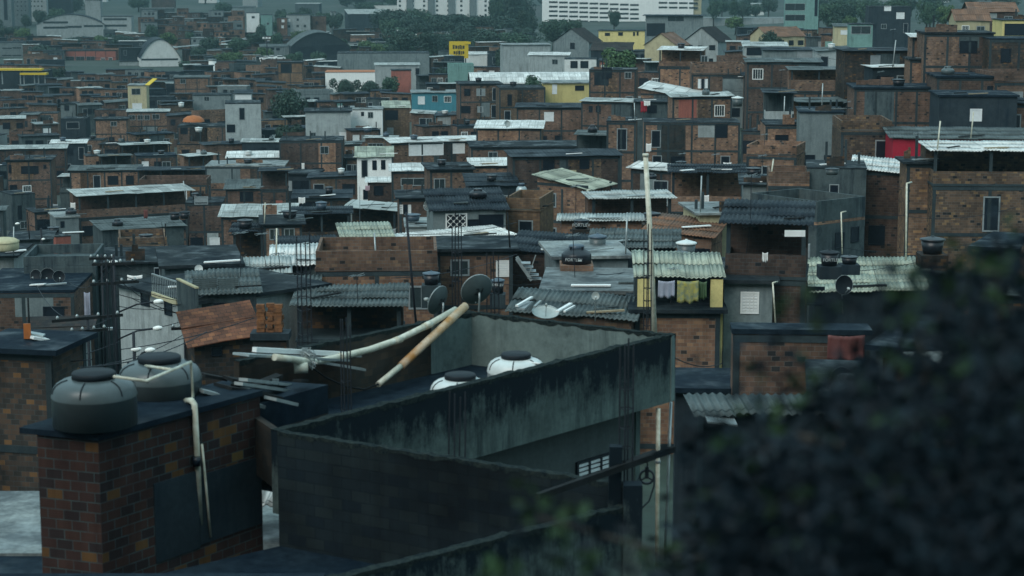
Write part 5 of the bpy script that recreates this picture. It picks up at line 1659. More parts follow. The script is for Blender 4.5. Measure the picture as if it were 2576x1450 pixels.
px_tank('black water tank lettered in white, raised on a brick pier', 1462, 575, 40, 113, .62, 'taper', 'tankblk', 'tankblk', ('FORTLEV', 0, .42, .26), (1.1, 'b3'))
px_tank('squat black conical tank lettered in white on a brick base', 1450, 662, 76, 90, .62, 'cone', 'tankblk', 'tankblue', ('FORTLEV', -.18, .28, .20, .30), (1.3, 'b1'))
px_tank('blue-grey tapered tank beside the blackened sheet roof', 1503, 634, 47, 100, 1.0, 'taper', 'tankgrey', 'tankblue', None, (.5, 'wood'))
px_tank('grey tank with a bright white conical lid', 1726, 652, 52, 96, .95, 'taper', 'tankgrey', 'tankwht', None, (.6, 'cf'))
px_tank('blue tank standing before the white-lidded tank', 1710, 668, 48, 88, .8, 'taper', 'tankblue', 'tankgrey', None, (.6, 'cf'))
px_tank('dark tank lettered in white behind the pale pole', 1640, 563, 44, 114, .7, 'taper', 'tankblk', 'tankblk', ('FORTLEV', -.12, .42, .24), (.7, 'b3'))
px_tank('black lidded tank on a pale plinth by the edge-on dish', 1085, 716, 44, 76, .78, 'taper', 'tankblk', 'tankblue', None, (.9, 'cf'))
px_tank('black tank with white lettering behind the wide dish', 1252, 738, 36, 72, 1.1, 'taper', 'tankblk', 'tankblue', ('FORTLEV', -.1, .6, .12), (.5, 'cf'))
px_tank('black tank under a dusty cover lettered in white above the checkered roof', 2086, 668, 50, 74, .8, 'taper', 'tankblk', 'lid', ('FORTLEV', .25, .42, .17), (.5, 'pk'))
px_tank('low black open tank beside the dusty covered tank', 2136, 664, 44, 76, .5, 'taper', 'tankblk', 'tankblk', None, (.4, 'pk'))
px_tank('dark tank under the foliage with faint lettering and dish behind', 2128, 1002, 86, 46.5, .72, 'cone', 'tankblk', 'tankblk', ('FORTLEV', .3, .25, .13))
px_tank('black tank against the big framed brick block', 2345, 638, 62, 86, .7, 'taper', 'tankblk', 'tankblk', None, (.6, 'b3'))
px_tank('squat black tank with lettering on the debris slab', 450, 650, 34, 116, .75, 'taper', 'tankblk', 'tankblk', ('FORTLEV', 0, .4, .2))
px_tank('second squat black tank on the debris slab, nearer the corrugated lean-to', 493, 653, 34, 115, .78, 'taper', 'tankblk', 'tankblk', ('FORTLEV', 0, .4, .2))
px_tank('dark tank in front of the smooth pale roof', 612, 693, 30, 100, .8, 'taper', 'tankblk', 'tankblk')
px_tank('black tank on the faded-roof grey house', 440, 553, 28, 180, .7, 'taper', 'tankblk', 'lid')
px_tank('black tank beside it on the faded-roof grey house near the ribbed roof', 465, 550, 28, 178, .7, 'taper', 'tankblk', 'lid')
px_tank('blue-lidded tank with white rim in front of the mouldy-banded wall house', 925, 333, 24, 300, .6, 'taper', 'tankblue', 'tankwht')
px_tank('white capped tank on the white sagging-roof house', 380, 592, 18, 290, .6, 'taper', 'tankwht', 'tankwht')
px_tank('pale round tank under the single-window grey house', 456, 270, 16, 420, .8, 'taper', 'tankwht', 'tankwht')
px_tank('pale blue tank with white lid beside the blank cement house', 2395 - 540, 268, 30, 205, .85, 'taper', 'tankgrey', 'tankwht')
px_tank('white tank on the orange-heap brick house', 500, 332, 20, 350, .6, 'taper', 'tankwht', 'tankwht')
px_tank('dark tank under the white-sloped roof', 2088 + 5, 440, 36, 118, .5, 'taper', 'tankgrey', 'tankblk')
px_tank('tall white cylinder beside the greenish-roofed brick house', 1312, 525, 30, 140, 2.0, 'dome', 'metal', 'tankblue')
px_tank('small black tank of the mossy brick long house', 1650 - 10, 450, 24, 160, .6, 'cone', 'tankblk', 'tankblk')
px_tank('dark tank on the corner of the loggia house', 1895, 442, 40, 128, .55, 'taper', 'tankblk', 'tankblk')
# dishes seen around
for lb, x, y, D, r, ax, mt in [
        ('small white satellite dish facing us on the dish-topped grey house', 500, 677, 92, .20, (.1, -1, .25), 'tankwht'),
        ('round black dish against the cluttered-slab brick house', 981, 650, 96, .42, (.5, -.8, .3), 'lid'),
        ('grey dish on the orange end of the lattice house', 1077, 517, 128, .36, (-.6, -.7, .3), 'dish'),
        ('dark dish by the greenish-roofed brick house', 1363, 505, 140, .45, (-.5, -.8, .3), 'lid'),
        ('grey dish beside the tall white cylinder', 1347, 497, 141, .4, (.3, -.9, .3), 'lid'),
        ('small pale dish on a thin mast over the wet slab roof', 1498, 745, 70, .15, (.05, -1, .15), 'dishl'),
        ('bluish dish on the loggia house parapet', 1660 + 10, 503, 132, .32, (-.2, -.9, .3), 'dish'),
        ('black dish standing before the checkered roof', 2122, 717, 62, .32, (.3, -.9, .1), 'lid'),
        ('large black dish behind the shaded tank', 2117, 962, 48, .40, (.4, -.8, .3), 'lid'),
        ('black dish along the dish-lined grey house parapet, at its middle', 120, 693, 108, .42, (.1, -1, .1), 'lid'),
        ('another black dish on the dish-lined grey house beside the first', 91, 694, 108, .36, (-.3, -1, .2), 'lid'),
        ('tilted black dish at the street end of the dish-lined parapet', 148, 696, 107, .34, (.4, -1, .2), 'lid'),
        ('pale dish on the bright white roof', 1276, 312, 228, .40, (.5, -.8, .3), 'dishl'),
        ('white dish by the tall pale-cornered brick house', 1235, 490, 160, .3, (.4, -.8, .3), 'dishl'),
        ('large flat white dish lying on the pipe-strewn brick annexe', 1335 + 720, 0, 0, 0, None, None)]:
    if D:
        dish(lb, x, y, D, r, ax, mt, mast=.9)
dish('pale mesh dish lying face up on the pipe-strewn annexe', 1372, 789, 68, .48, (.05, -.35, 1), 'dishl', mast=.25)
# random tanks, antennas and posts on remaining houses
rt = random.Random(3)
for b in list(HOUSES):
    if not (70 < b.D < 420) or b.box[2] < 120:
        continue
    if rt.random() < .34 and 118 < b.D < 340:
        st = rt.choice(['taper', 'taper', 'taper', 'cone'])
        mt, ds = rt.choice([('tankblue', 'blue-grey water tank'), ('tankblk', 'black water tank'), ('tankblk', 'dark water tank'), ('tankgrey', 'grey water tank'), ('tankwht', 'pale water tank')])
        roof_tank(b, rt.uniform(.2, .8), rt.uniform(.3, .6), st, mt, mt if mt != 'tankwht' else 'tankwht', rt.uniform(.42, .6), rt.uniform(.55, .75), ds)
    if rt.random() < .2 and b.D < 200:
        p = b.W(rt.uniform(.1, .9), rt.uniform(.1, .7))
        lab = (f"spindly roof antenna on the {b.sn}" if b.sn else near_label('spindly roof antenna', *proj(p), p.y))
        a = thing('antenna', lab, 'antenna', p)
        hh = rt.uniform(1.0, 2.2)
        tl = rt.uniform(-.12, .12)
        MB().tube([(0, 0, -.1), (tl * hh, 0, hh)], .014 + b.D * .00005, 5).build('mast', 'rebar', a)
        bm_ = MB().tube([(tl * hh - .3, 0, hh - .15), (tl * hh + .3, .3, hh + .02)], .010 + b.D * .00003, 5).build('boom', 'grey', a)
        for k in range(5):
            xx = tl * hh - .24 + k * .12
            MB().tube([(xx - .1, -.22, hh - .05), (xx + .1, .22, hh - .05)], .010 + b.D * .00004, 4).build('element', 'grey', bm_)
    for k_ in range(3 if b.D < 300 else 2):
      if rt.random() < .42:
          p = b.W(rt.uniform(.1, .8), rt.uniform(.0, .3), .05)
          q = p + Vector((rt.uniform(.8, 2.2), rt.uniform(-.3, .9), rt.uniform(-.02, .12)))
          mt, ds = rt.choice([('woodl', 'pale timber batten'), ('metal', 'pale metal strip'), ('white', 'white sheet offcut'), ('wood', 'dark timber board'), ('wood', 'rotten dark plank'), ('sg', 'grey sheet offcut')])
          lab = (f"{ds} lying on the {b.sn}" if b.sn else near_label(f"{ds} lying on a roof", *proj(p), p.y))
          plank(lab, p, q, rt.uniform(.08, .4), .06, mt, 'plank', 'loose_plank', 'boards and strips lying on the roofs')
    if rt.random() < .22 and b.D < 200:
        p = b.W(rt.choice([.03, .97, .5]), .04)
        lab = (f"leaning pale pole at the edge of the {b.sn}" if b.sn else near_label('leaning pale pole', *proj(p), p.y))
        a = thing('pole', lab, 'pole', p)
        MB().tube([(0, 0, -.3), (rt.uniform(-.3, .3), 0, rt.uniform(1.2, 2.6))], .035 + b.D * .0001, 6).build('shaft', rt.choice(['pvc', 'metal', 'wood']), a)
for lb, x0, y0, x1, y1, D, r_ in [
        ('white down pipe on the narrow brick wing', 2281, 462, 2279, 668, 100, .05), ('grey down pipe by the greenish-roofed brick house', 1477, 548, 1482, 480, 143, .06),
        ('thin white pipe on the brick-parapet grey house', 2076, 500, 2076, 545, 120, .04), ('white bent pipe on the barred-window grey tower', 1944, 712, 1952, 830, 80, .035),
        ('pale wall pipe of the dark-door grey house', 2116, 535, 2119, 640, 101, .035)]:
    b = P(x1, max(y0, y1), D)
    a = thing('drain_pipe', lb, 'pipe', b)
    MB().tube([(0, 0, 0), P(x0, min(y0, y1), D) - b], r_, 8).build('pipe_run', 'pvc', a)
    MB().tube([P(x0, min(y0, y1), D) - b, P(x0 + 12, min(y0, y1) - 3, D + .5) - b], r_, 8).build('elbow', 'pvc', a)


# loose pipes and panels on the pipe-strewn annexe
for i, (x0, y0, x1, y1, w, mt, lb) in enumerate([
        (1300, 770, 1338, 748, .10, 'white', 'white pipe resting on the annexe roof by the lying dish'), (1402, 784, 1436, 764, .13, 'white', 'white gutter piece lying across the pipe-strewn annexe'),
        (1420, 784, 1445, 770, .08, 'white', 'thin white gutter strip beside the gutter piece'), (1310, 778, 1330, 760, .3, 'grey', 'grey box on the annexe roof'), (1345, 772, 1360, 758, .08, 'metal', 'short metal rod on the annexe roof')]):
    plank(lb, P(x0, y0, 66), P(x1, y1, 68), w, .06, mt, 'pipe' if i != 3 else 'box', 'loose_pipe' if i != 3 else 'metal_box')


# washing, cloths and signs
def cloth(label, x0, x1, y0, y1, D, mat, name='cloth', cat='washing', wav=.05):
    m = MB()
    a, b = P(x0, y0, D), P(x1, y0, D)
    hgt = (y1 - y0) * D / F
    n, r_ = 14, 7
    c = (a + b) / 2
    g = [[(a.lerp(b, i / n) + Vector((0, wav * math.sin(i * 1.3) * (j / r_) + wav * .5 * math.sin(i * 2.9), -hgt * j / r_ * (1 + .06 * math.sin(i * .9)) - .05 * math.sin(math.pi * i / n))) - c) for j in range(r_ + 1)] for i in range(n + 1)]
    for i in range(n + 1):
        m.v += [tuple(q) for q in g[i]]
    for i in range(n):
        for j in range(r_):
            k = i * (r_ + 1) + j
            m.f.append((k + 1, k + r_ + 2, k + r_ + 1, k))
            m.uv.append([(0, 0)] * 4)
            m.sm.append(True)
    o = m.build(name, mat, None, c)
    o.modifiers.new('thick', 'SOLIDIFY').thickness = .012
    return tag(o, label, cat)


cloth('lilac-grey sheet hung on the yellow balcony', 1656, 1698, 706, 748, 79.2, 'lilac')
cloth('yellow flowered sheet hung on the yellow balcony', 1704, 1758, 706, 761, 79.2, 'flower')
cloth('dark towel hung beside the flowered sheet', 1760, 1778, 708, 752, 79.4, 'green')
cloth('faded red tarpaulin hung at the shadowy brick house', 2083, 2176, 843, 908, 56.2, 'maroon', 'tarpaulin', 'tarpaulin', .08)
cloth('red and white cloth on the line of the red-cloth house', 1612, 1628, 255, 282, 225, 'red')
cloth('white cloth beside the red cloth', 1620, 1636, 254, 266, 224.6, 'white')
cloth('pink towel hanging below the arched-window white house', 919, 930, 467, 480, 205, 'pinkc')
cloth('white sheet hung over the grey wall by the street', 320, 358, 692, 728, 90, 'white')
cloth('pale blue cloth hanging down by the street poles', 211, 226, 735, 812, 78, 'lilac')
cloth('white garment hanging on the corrugated terrace house', 1918, 1932, 635, 658, 81.4, 'white')
for lb, x0, x1, y0, y1, D, mt in [('orange side board beside the orange-gabled house', 60, 76, 815, 853, 57, 'orange'), ('white painted signboard on the corrugated terrace house', 1974, 2026, 580, 596, 81, 'white')]:
    a, b = P(x0, y1, D), P(x1, y0, D)
    r = thing('signboard' if 'sign' in lb else 'gable_board', lb, 'board', a)
    MB().box(0, b.x - a.x, 0, .05, 0, b.z - a.z).build('panel', mt, r)
    MB().bar((0.02, .05, 0), (.02, .9, 0), .05).build('bracket', 'wood', r)

# white railing of the street house balcony
a, b = P(384, 745, 84.5), P(446, 768, 80)
rl = thing('balcony_railing', 'grey barred railing on the balcony of the railed white house', 'railing', a)
MB().bar(Vector((0, 0, 1.0)), b - a + Vector((0, 0, 1.0)), .06).build('handrail', 'metal', rl)
MB().bar(Vector((0, 0, .1)), b - a + Vector((0, 0, .1)), .12, .2).build('kerb', 'pc', rl)
for k in range(15):
    q = (b - a) * (k / 14)
    MB().tube([q + Vector((0, 0, .1)), q + Vector((0, 0, 1))], .016, 5).build('baluster', 'metal', rl)
a2 = P(449, 762, 80)
b2 = P(497, 775, 77)
pb = thing('balcony_wall', 'boarded balcony corner with a yellow coping on the railed white house', 'balcony', a2)
m = MB()
m.bar(Vector((0, 0, .3)), b2 - a2 + Vector((0, 0, .1)), .1, 1.4)
m.build('boarding', 'pd', pb)
MB().bar(Vector((0, 0, 1.03)), b2 - a2 + Vector((0, 0, .83)), .16, .06).build('coping', 'pc', pb)
# corrugated screens on the patched grey house
for x0, x1, lb in ((486, 546, 'ribbed grey sheet screen on top of the patched grey house'), (548, 600, 'second ribbed grey sheet screen beside it, nearer the tiled roof')):
    a, b = P(x0, 738, 84.4), P(x1, 735, 84.8)
    m = MB()
    n = 8
    hh = 40 * 84 / F
    for k in range(n):
        z = hh * k / n
        m.bar(Vector((0, 0, z)), b - a + Vector((0, 0, z)), .05, hh / n * .8)
    tag(m.build('sheet_screen', 'sg', None, a), lb, 'screen')


# ---------------------------------------------------------------- the wire-hung street
def pole(label, x, yb, yt, D, arms=(), lamps=(), r=.055):
    b, t = P(x, yb, D), P(x, yt, D)
    a = thing('utility_pole', label, 'utility pole', b)
    hgt = t.z - b.z
    MB().tube([(0, 0, -3), (0, 0, hgt)], [r * 1.2, r * .85], 10).build('shaft', 'rebar', a)
    for z, l, rz in arms:
        c = MB().bar((-l * math.cos(rz), -l * math.sin(rz), hgt * z), (l * math.cos(rz), l * math.sin(rz), hgt * z), .1).build('crossarm', 'wood', a)
        for s in (-.85, -.3, .3, .85):
            MB().lathe([(.001, 0), (.05, 0), (.06, .06), (.03, .12), (.001, .13)], (s * l * math.cos(rz), s * l * math.sin(rz), hgt * z + .05), 8).build('insulator', 'metal', c)
    for lx, ly in lamps:
        e = P(lx, ly, D) - b
        s = Vector((0, 0, e.z - .45))
        m = MB().tube([s, s.lerp(e, .5) + Vector((0, 0, .12)), e], .035, 6).build('lamp_arm', 'rebar', a)
        hd = MB().lathe([(.001, -.2), (.055, -.17), (.09, -.06), (.09, .06), (.05, .15), (.001, .18)], e, 12, Vector((1, 0, .1)))
        hd.build('lamp_head', 'lamp', m)
    return a


pole('dark wooden utility pole with crossarm behind the twin tanks', 224, 890, 795, 68, [(.94, 1.3, .5), (.6, .7, .5)], [])
pole('tall utility pole with two white street lamps on long arms', 294, 880, 640, 70, [(.9, .8, .2), (.7, .9, .4)], [(399, 759), (397, 826)])
pole('slim lamp post with two round lamps low over the street', 338, 905, 835, 66, [], [(343, 879), (378, 881)], .06)
pole('thin utility pole beside the railed white house', 263, 860, 640, 78, [(.95, .5, .1)], [(286, 660)], .05)
pole('distant street lamp at the bend', 108, 690, 575, 150, [], [(44, 563), (108, 602)], .09)
pole('low dark post with crossarm near the orange clay-tiled house', 466, 900, 825, 72, [(.98, .5, .2)], [], .05)
W_ = [(-40, 905, 62, 300, 790, 70), (-40, 935, 60, 300, 860, 68), (120, 925, 56, 480, 830, 74), (230, 820, 68, 500, 792, 82), (294, 770, 70, 520, 740, 84), (294, 700, 70, 470, 790, 82), (224, 800, 68, 60, 640, 120), (294, 660, 70, 130, 640, 130), (263, 640, 78, 480, 700, 92), (300, 880, 62, 640, 800, 66), (200, 925, 50, 520, 835, 60), (-30, 880, 62, 230, 905, 56), (294, 690, 70, 620, 640, 110), (330, 720, 76, 496, 760, 82), (330, 750, 74, 496, 790, 82), (294, 740, 70, 640, 720, 96)]
for k, (x0, y0, d0, x1, y1, d1) in enumerate(W_):
    a, b = P(x0, y0, d0), P(x1, y1, d1)
    L = (b - a).length
    pts = [a.lerp(b, i / 12) - Vector((0, 0, .05 * L * .5 * (1 - (2 * i / 12 - 1) ** 2))) - a for i in range(13)]
    m = MB().tube(pts, .016, 5)
    tag(m.build('overhead_cable', 'wire', None, a), 'black overhead cable sagging across the street by the twin tanks', 'cable', 'cables over the street')
# distribution wires across the middle of town
for k, (x0, y0, d0, x1, y1, d1, lb) in enumerate([(1020, 590, 108, 1300, 560, 118, 'thin cable crossing the lattice house'), (905, 470, 150, 905, 560, 140, 'thin upright wire before the arched-window white house'), (1500, 690, 86, 1640, 655, 92, 'thin cable over the wet slab roof'), (1680, 890, 60, 1816, 915, 72, 'thin cable crossing the orange-flecked base'), (985, 700, 80, 1300, 640, 95, 'thin cable across the cluttered-slab house')]):
    a, b = P(x0, y0, d0), P(x1, y1, d1)
    m = MB().tube([a.lerp(b, i / 8) - Vector((0, 0, .25 * (1 - (2 * i / 8 - 1) ** 2))) - a for i in range(9)], .018, 5)
    tag(m.build('cable', 'wire', None, a), lb, 'cable')
ct = random.Random(12)
for k in range(34):
    D = ct.choice([90, 105, 120, 140, 165, 190, 220, 260])
    x = ct.uniform(0, 2300)
    y = across(x, lambda c: lerp_list(sorted((dd, yy) for yy, dd in TAB[c]), D)) - ct.uniform(10, 30) * 100 / D
    a = P(x, y, D)
    b2_ = P(x + ct.uniform(120, 420) * 110 / D, y + ct.uniform(-35, 25) * 110 / D, D * ct.uniform(.94, 1.12))
    m = MB().tube([a.lerp(b2_, i / 10) - Vector((0, 0, .5 * (1 - (2 * i / 10 - 1) ** 2))) - a for i in range(11)], .010 + D * .00007, 4)
    tag(m.build('aerial_cable', 'wire', None, a), 'thin dark aerial cable slung between the town roofs', 'cable', 'cables slung across the town')
for k in range(18):
    D = ct.choice([95, 110, 130, 150, 180, 210, 250])
    x = ct.uniform(60, 2300)
    y = across(x, lambda c: lerp_list(sorted((dd, yy) for yy, dd in TAB[c]), D))
    mt, ds = ct.choice([('white', 'white'), ('lilac', 'pale lilac'), ('lilac', 'pale lilac'), ('maroon', 'dark red'), ('tankblue', 'blue'), ('grey', 'grey'), ('white', 'white')])
    wp = ct.uniform(.35, .7) * F / D
    hp_ = ct.uniform(.5, .9) * F / D
    cloth(near_label(f'{ds} washing on a line', x, y, D), x, x + wp, y - hp_ * .7, y + hp_ * .3, D, mt)
# steel stair beside the cluttered-slab house
a = P(1300, 706, 95)
st_ = thing('metal_stair', 'dark metal stair with pale stringers beside the cluttered-slab brick house', 'stair', a)
for y_ in (0, .7):
    MB().bar((0, y_, 1.1), (.75, y_, 0), .08, .16).build('stringer', 'metal', st_)
for k in range(5):
    MB().box(.75 - .14 * k - .1, .75 - .14 * k + .5, 0, .7, .02 + .2 * k, .06 + .2 * k).build('step', 'grey', st_)
MB().bar((.55, 0, .1), (.95, 0, 1.3), .05).build('brace', 'metal', st_)
# white eave of the orange-gabled house
plank('white eave panel beside the orange gable board', P(76, 848, 57), P(140, 858, 57.5), .5, .08, 'white', 'eave', 'eave_panel')
plank('ribbed pale sheet above the white eave panel', P(74, 838, 57.3), P(111, 845, 57.3), .3, .06, 'metal')
# lattice truss by the blue-grey tank
a = P(1482, 610, 104)
tr = thing('steel_truss', 'thin dark steel truss behind the blue-grey tapered tank', 'truss', a)
for z in (0, .35):
    MB().tube([(0, 0, z), (2.6, .3, z + .1)], .02, 5).build('chord', 'rebar', tr)
wb_ = MB()
for k in range(9):
    wb_.tube([(2.6 * k / 9, .03 * k, .35 * (k % 2) + .01 * k), (2.6 * (k + 1) / 9, .03 * (k + 1), .35 * ((k + 1) % 2) + .01 * k)], .012, 4)
wb_.build('lattice', 'rebar', tr)

# stack of hollow bricks, each its own block
bk = MB().box(-.145, .145, -.095, .095, -.07, .07)
b0 = bk.build('hollow_brick', 'block')
lo = P(680, 836, 68)
nbk = 0
for lay in range(7):
    for i in range(3):
        for j in range(2):
            if lay > 4 and (i + j) % 2:
                continue
            o = b0 if nbk == 0 else b0.copy()
            if nbk:
                COL.objects.link(o)
            o.location = lo + Vector((-.33 + .315 * i + R.uniform(-.03, .03), .22 * j + R.uniform(-.02, .02), .08 + .146 * lay))
            o.rotation_euler = (0, 0, R.uniform(-.08, .08) + (1.57 if lay % 2 and i == 1 else 0))
            tag(o, 'orange hollow brick in the stack beside the clay-tiled roof', 'brick', 'stacked hollow bricks')
            nbk += 1
cap = thing('brick_pallet', 'low slab carrying the stack of orange hollow bricks', 'slab', lo)
MB().box(-.7, .7, -.3, .6, -.25, 0).build('top', 'pk', cap)
MB().box(-.6, .6, -.2, .5, -4, -.253).build('pier', 'b3', cap)

# ---------------------------------------------------------------- yellow billboard and other far marks
a = P(1130, 147, 620)
yb = thing('billboard', 'yellow billboard with dark lettering above the low town', 'sign', a)
s = 620 / F
MB().box(0, 48 * s, 0, .4, 0, 42 * s).build('panel', 'yel', yb)
for u in (.15, .85):
    MB().bar((48 * s * u, .6, -6), (48 * s * u, .6, 40 * s), .35).build('post', 'rebar', yb)
lt = MB()
for row, (z0_, z1_, u0) in enumerate(((22, 33, 9), (9, 19, 11))):
    u = u0
    for wd in ((4, 2, 5, 3, 4, 3, 5), (5, 3, 2, 6, 3, 5))[row]:
        lt.box(u * s, (u + wd * .82) * s, -.06, -.003, (z0_ + (wd % 3) * .8) * s, (z1_ - (wd % 2) * 1.5) * s)
        u += wd + .7
lt.build('lettering', 'ink', yb)
MB().box(40 * s, 54 * s, -.3, -.05, 35 * s, 41 * s).build('wing', 'yel', yb)
for lb, x0, x1, y0, y1 in (('long yellow band along the edge of the yellow-banded shed', -10, 104, 173, 178), ('shorter yellow band below the long one', 50, 116, 184, 189)):
    a, b = P(x0, y1, 552), P(x1, y0, 552)
    r = thing('yellow_canopy', lb, 'canopy', a)
    MB().box(0, b.x - a.x, 0, 3, 0, b.z - a.z).build('fascia', 'yel', r)
    for u in (.1, .5, .9):
        MB().bar((u * (b.x - a.x), 1.5, -4), (u * (b.x - a.x), 1.5, 0), .3).build('post', 'grey', r)
# yellow slide on the mustard house, orange heap, tarps
plank('curved yellow sheet leaning on the mustard narrow house', P(370, 215, 428), P(390, 198, 430), 1.4, .1, 'yel', 'sheet', 'yellow_sheet')
hp = MB().lathe([(2.1, 0), (1.9, .5), (1.2, 1.0), (.5, 1.1), (.001, 1.2)], (0, 0, 0), 12)
tag(hp.build('covered_heap', 'orange', None, P(487, 306, 360)), 'orange covered heap on the slab of its brick house', 'heap')
gp = MB().box(0, 1.0, 0, .1, 0, .55)
cn = thing('roof_container', 'rounded cream container on the cream-container house', 'container', P(-12, 632, 118))
MB().lathe([(.001, 0), (1.05, 0), (1.1, .1), (1.1, .5), (1.0, .6), (.001, .62)], (.25, .5, 0), 20).build('body', 'pc', cn)
MB().lathe([(1.13, .5), (1.13, .56), (.9, .7), (.001, .72)], (.25, .5, 0), 20).build('lid', 'pc', cn)
# floodlight masts
for x, yt_, D, lb in ((671, 98, 700, 'floodlight mast before the low hangar wing'), (1007, 79, 800, 'floodlight mast in front of the tree belt'), (1040, 90, 780, 'second floodlight mast nearer the hall'), (808, 84, 860, 'floodlight mast behind the wide arched hangar')):
    t = P(x, yt_, D)
    a = thing('floodlight_mast', lb, 'floodlight', t - Vector((0, 0, 9)))
    MB().tube([(0, 0, -2), (0, 0, 9)], .22, 6).build('shaft', 'rebar', a)
    MB().bar((-1.4, 0, 9), (1.4, 0, 9), .2).build('crossbar', 'metal', a)
    for k in range(3):
        MB().box(-1.5 + k * 1.1, -.8 + k * 1.1, -.3, .2, 9.05, 9.6).build('lamp_head', 'white', a)
for x, yb_, yt_, D, lb in ((834, 70, 30, 1000, 'tall pale twin chimney'), (843, 70, 30, 1000, 'tall pale chimney beside the twin'), (535, 178, 152, 640, 'white square chimney stub before the dark trees')):
    b, t = P(x, yb_, D), P(x, yt_, D)
    a = thing('chimney', lb, 'chimney', b)
    MB().tube([(0, 0, -8), (0, 0, t.z - b.z)], [.9 if D > 700 else 1.4, .7 if D > 700 else 1.3], 8).build('stack', 'pg' if D > 700 else 'pw', a)
    MB().tube([(0, 0, t.z - b.z), (0, 0, t.z - b.z + .4)], 1.0 if D > 700 else 1.5, 8).build('cap', 'pg', a)

# parked cars by the brick house
cm = MB()
pf_ = [(0, .3), (0, .8), (.9, .95), (1.5, 1.42), (3.0, 1.45), (3.7, .95), (4.2, .85), (4.2, .3)]
cm.face([(x, 0, z) for x, z in pf_])
cm.face([(x, 1.7, z) for x, z in reversed(pf_)])
for (xa, za), (xb, zb_) in zip(pf_, pf_[1:] + pf_[:1]):
    cm.quad((xa, 0, za), (xa, 1.7, za), (xb, 1.7, zb_), (xb, 0, zb_))
c0m = None
for k, (x, y, D) in enumerate(((652, 152, 690), (668, 150, 695), (690, 151, 690), (660, 158, 660), (1005, 84, 1010), (820, 88, 960), (806, 82, 980))):
    lab = ['white parked car at the head of the row by the hangar', 'white parked car in the middle of the row by the hangar', 'white parked car nearest the tan-sided brick house', 'white parked car in front of the row', 'white car parked under the tree belt', 'pale car parked behind the wide arched hangar', 'pale car beside the other behind the wide arched hangar'][k]
    r = thing('parked_car', lab, 'car', P(x, y, D), .2 * k, 'parked cars')
    if k == 0:
        c0m = cm.build('body', 'white', r)
        gm = MB().box(1.2, 3.3, -.02, 1.72, .98, 1.36).build('glazing', 'glass', r)
        wm_ = [MB().lathe([(.001, -.1), (.32, -.1), (.32, .1), (.001, .1)], (wx, wy, .32), 12, Vector((0, 1, 0))).build('wheel', 'dark', r) for wx in (.8, 3.4) for wy in (.05, 1.65)]
    else:
        for o in [c0m, gm] + wm_:
            c = o.copy()
            COL.objects.link(c)
            c.parent = r

# ---------------------------------------------------------------- trees
def crown_mesh(seed, nl, leaf, blobs, flat=.8):
    rr = random.Random(seed)
    m = MB()
    cs = []
    for k in range(blobs):
        a = rr.uniform(0, 6.28)
        d = rr.uniform(0, .62)
        z = rr.uniform(-.25, .55)
        cs.append((Vector((d * math.cos(a), d * math.sin(a), z * flat)), rr.uniform(.22, .42)))
    for k in range(nl):
        c, r = rr.choice(cs)
        v = Vector((rr.gauss(0, 1), rr.gauss(0, 1), rr.gauss(0, 1))).normalized()
        p = c + v * r * rr.uniform(.72, 1.05)
        n = (v + Vector((rr.uniform(-.8, .8), rr.uniform(-.8, .8), rr.uniform(-.2, .9)))).normalized()
        u = n.orthogonal().normalized()
        u = (Matrix.Rotation(rr.uniform(0, 6.28), 3, n) @ u)
        w = n.cross(u)
        s = leaf * rr.uniform(.6, 1.4)
        m.face([p - u * s, p - w * s * .55, p + u * s, p + w * s * .55 + n * s * .2])
    me = bpy.data.meshes.new('crown')
    me.from_pydata(m.v, [], m.f)
    return me


CROWN = [crown_mesh(k, 2600, .075, 15 + k) for k in range(4)]
CROWNBIG = [crown_mesh(9, 5200, .05, 24), crown_mesh(10, 5200, .05, 28)]
for me in CROWN + CROWNBIG:
    me.materials.append(MAT['lf1'])


def tree(label, x, ytop, ybot, wpx, D, mat='lf1', k=None, name='tree', group=None):
    zt, zb_ = P(x, ytop, D).z, P(x, ybot, D).z
    w = wpx * D / F
    base = P(x, ybot, D)
    gz = min(zground(base.x, base.y), base.z)
    base.z = gz + min(2.5, (base.z - gz) * .5)
    hgt = max(zt - base.z, 2)
    a = thing(name, label, 'tree', (base.x, base.y, gz), R.uniform(0, 6), group)
    big = wpx > 60
    me = R.choice(CROWNBIG if big else CROWN)
    if mat != 'lf1':
        key = me.name + mat
        me2 = bpy.data.meshes.get(key) or me.copy()
        me2.name = key
        me2.materials[0] = MAT[mat]
        me = me2
    c = bpy.data.objects.new('crown', me)
    COL.objects.link(c)
    c.parent = a
    c.scale = (w * .54, w * .54, hgt * .62)
    c.location = (0, 0, base.z - gz + hgt * .46)
    tz = base.z - gz + hgt * .6
    t = MB().tube([(0, 0, -.5), (.03 * w, 0, tz * .5), (0, 0, tz)], [w * .035 + .1, w * .028 + .08, .06], 7).build('trunk', 'trunk', a)
    for q in range(3):
        an = q * 2.1 + R.uniform(0, 1)
        MB().tube([(0, 0, tz * .55), (math.cos(an) * w * .16, math.sin(an) * w * .16, tz * .8), (math.cos(an) * w * .3, math.sin(an) * w * .3, tz * 1.0)], [.1 + w * .012, .07, .03], 5).build('limb', 'trunk', t)
    return a


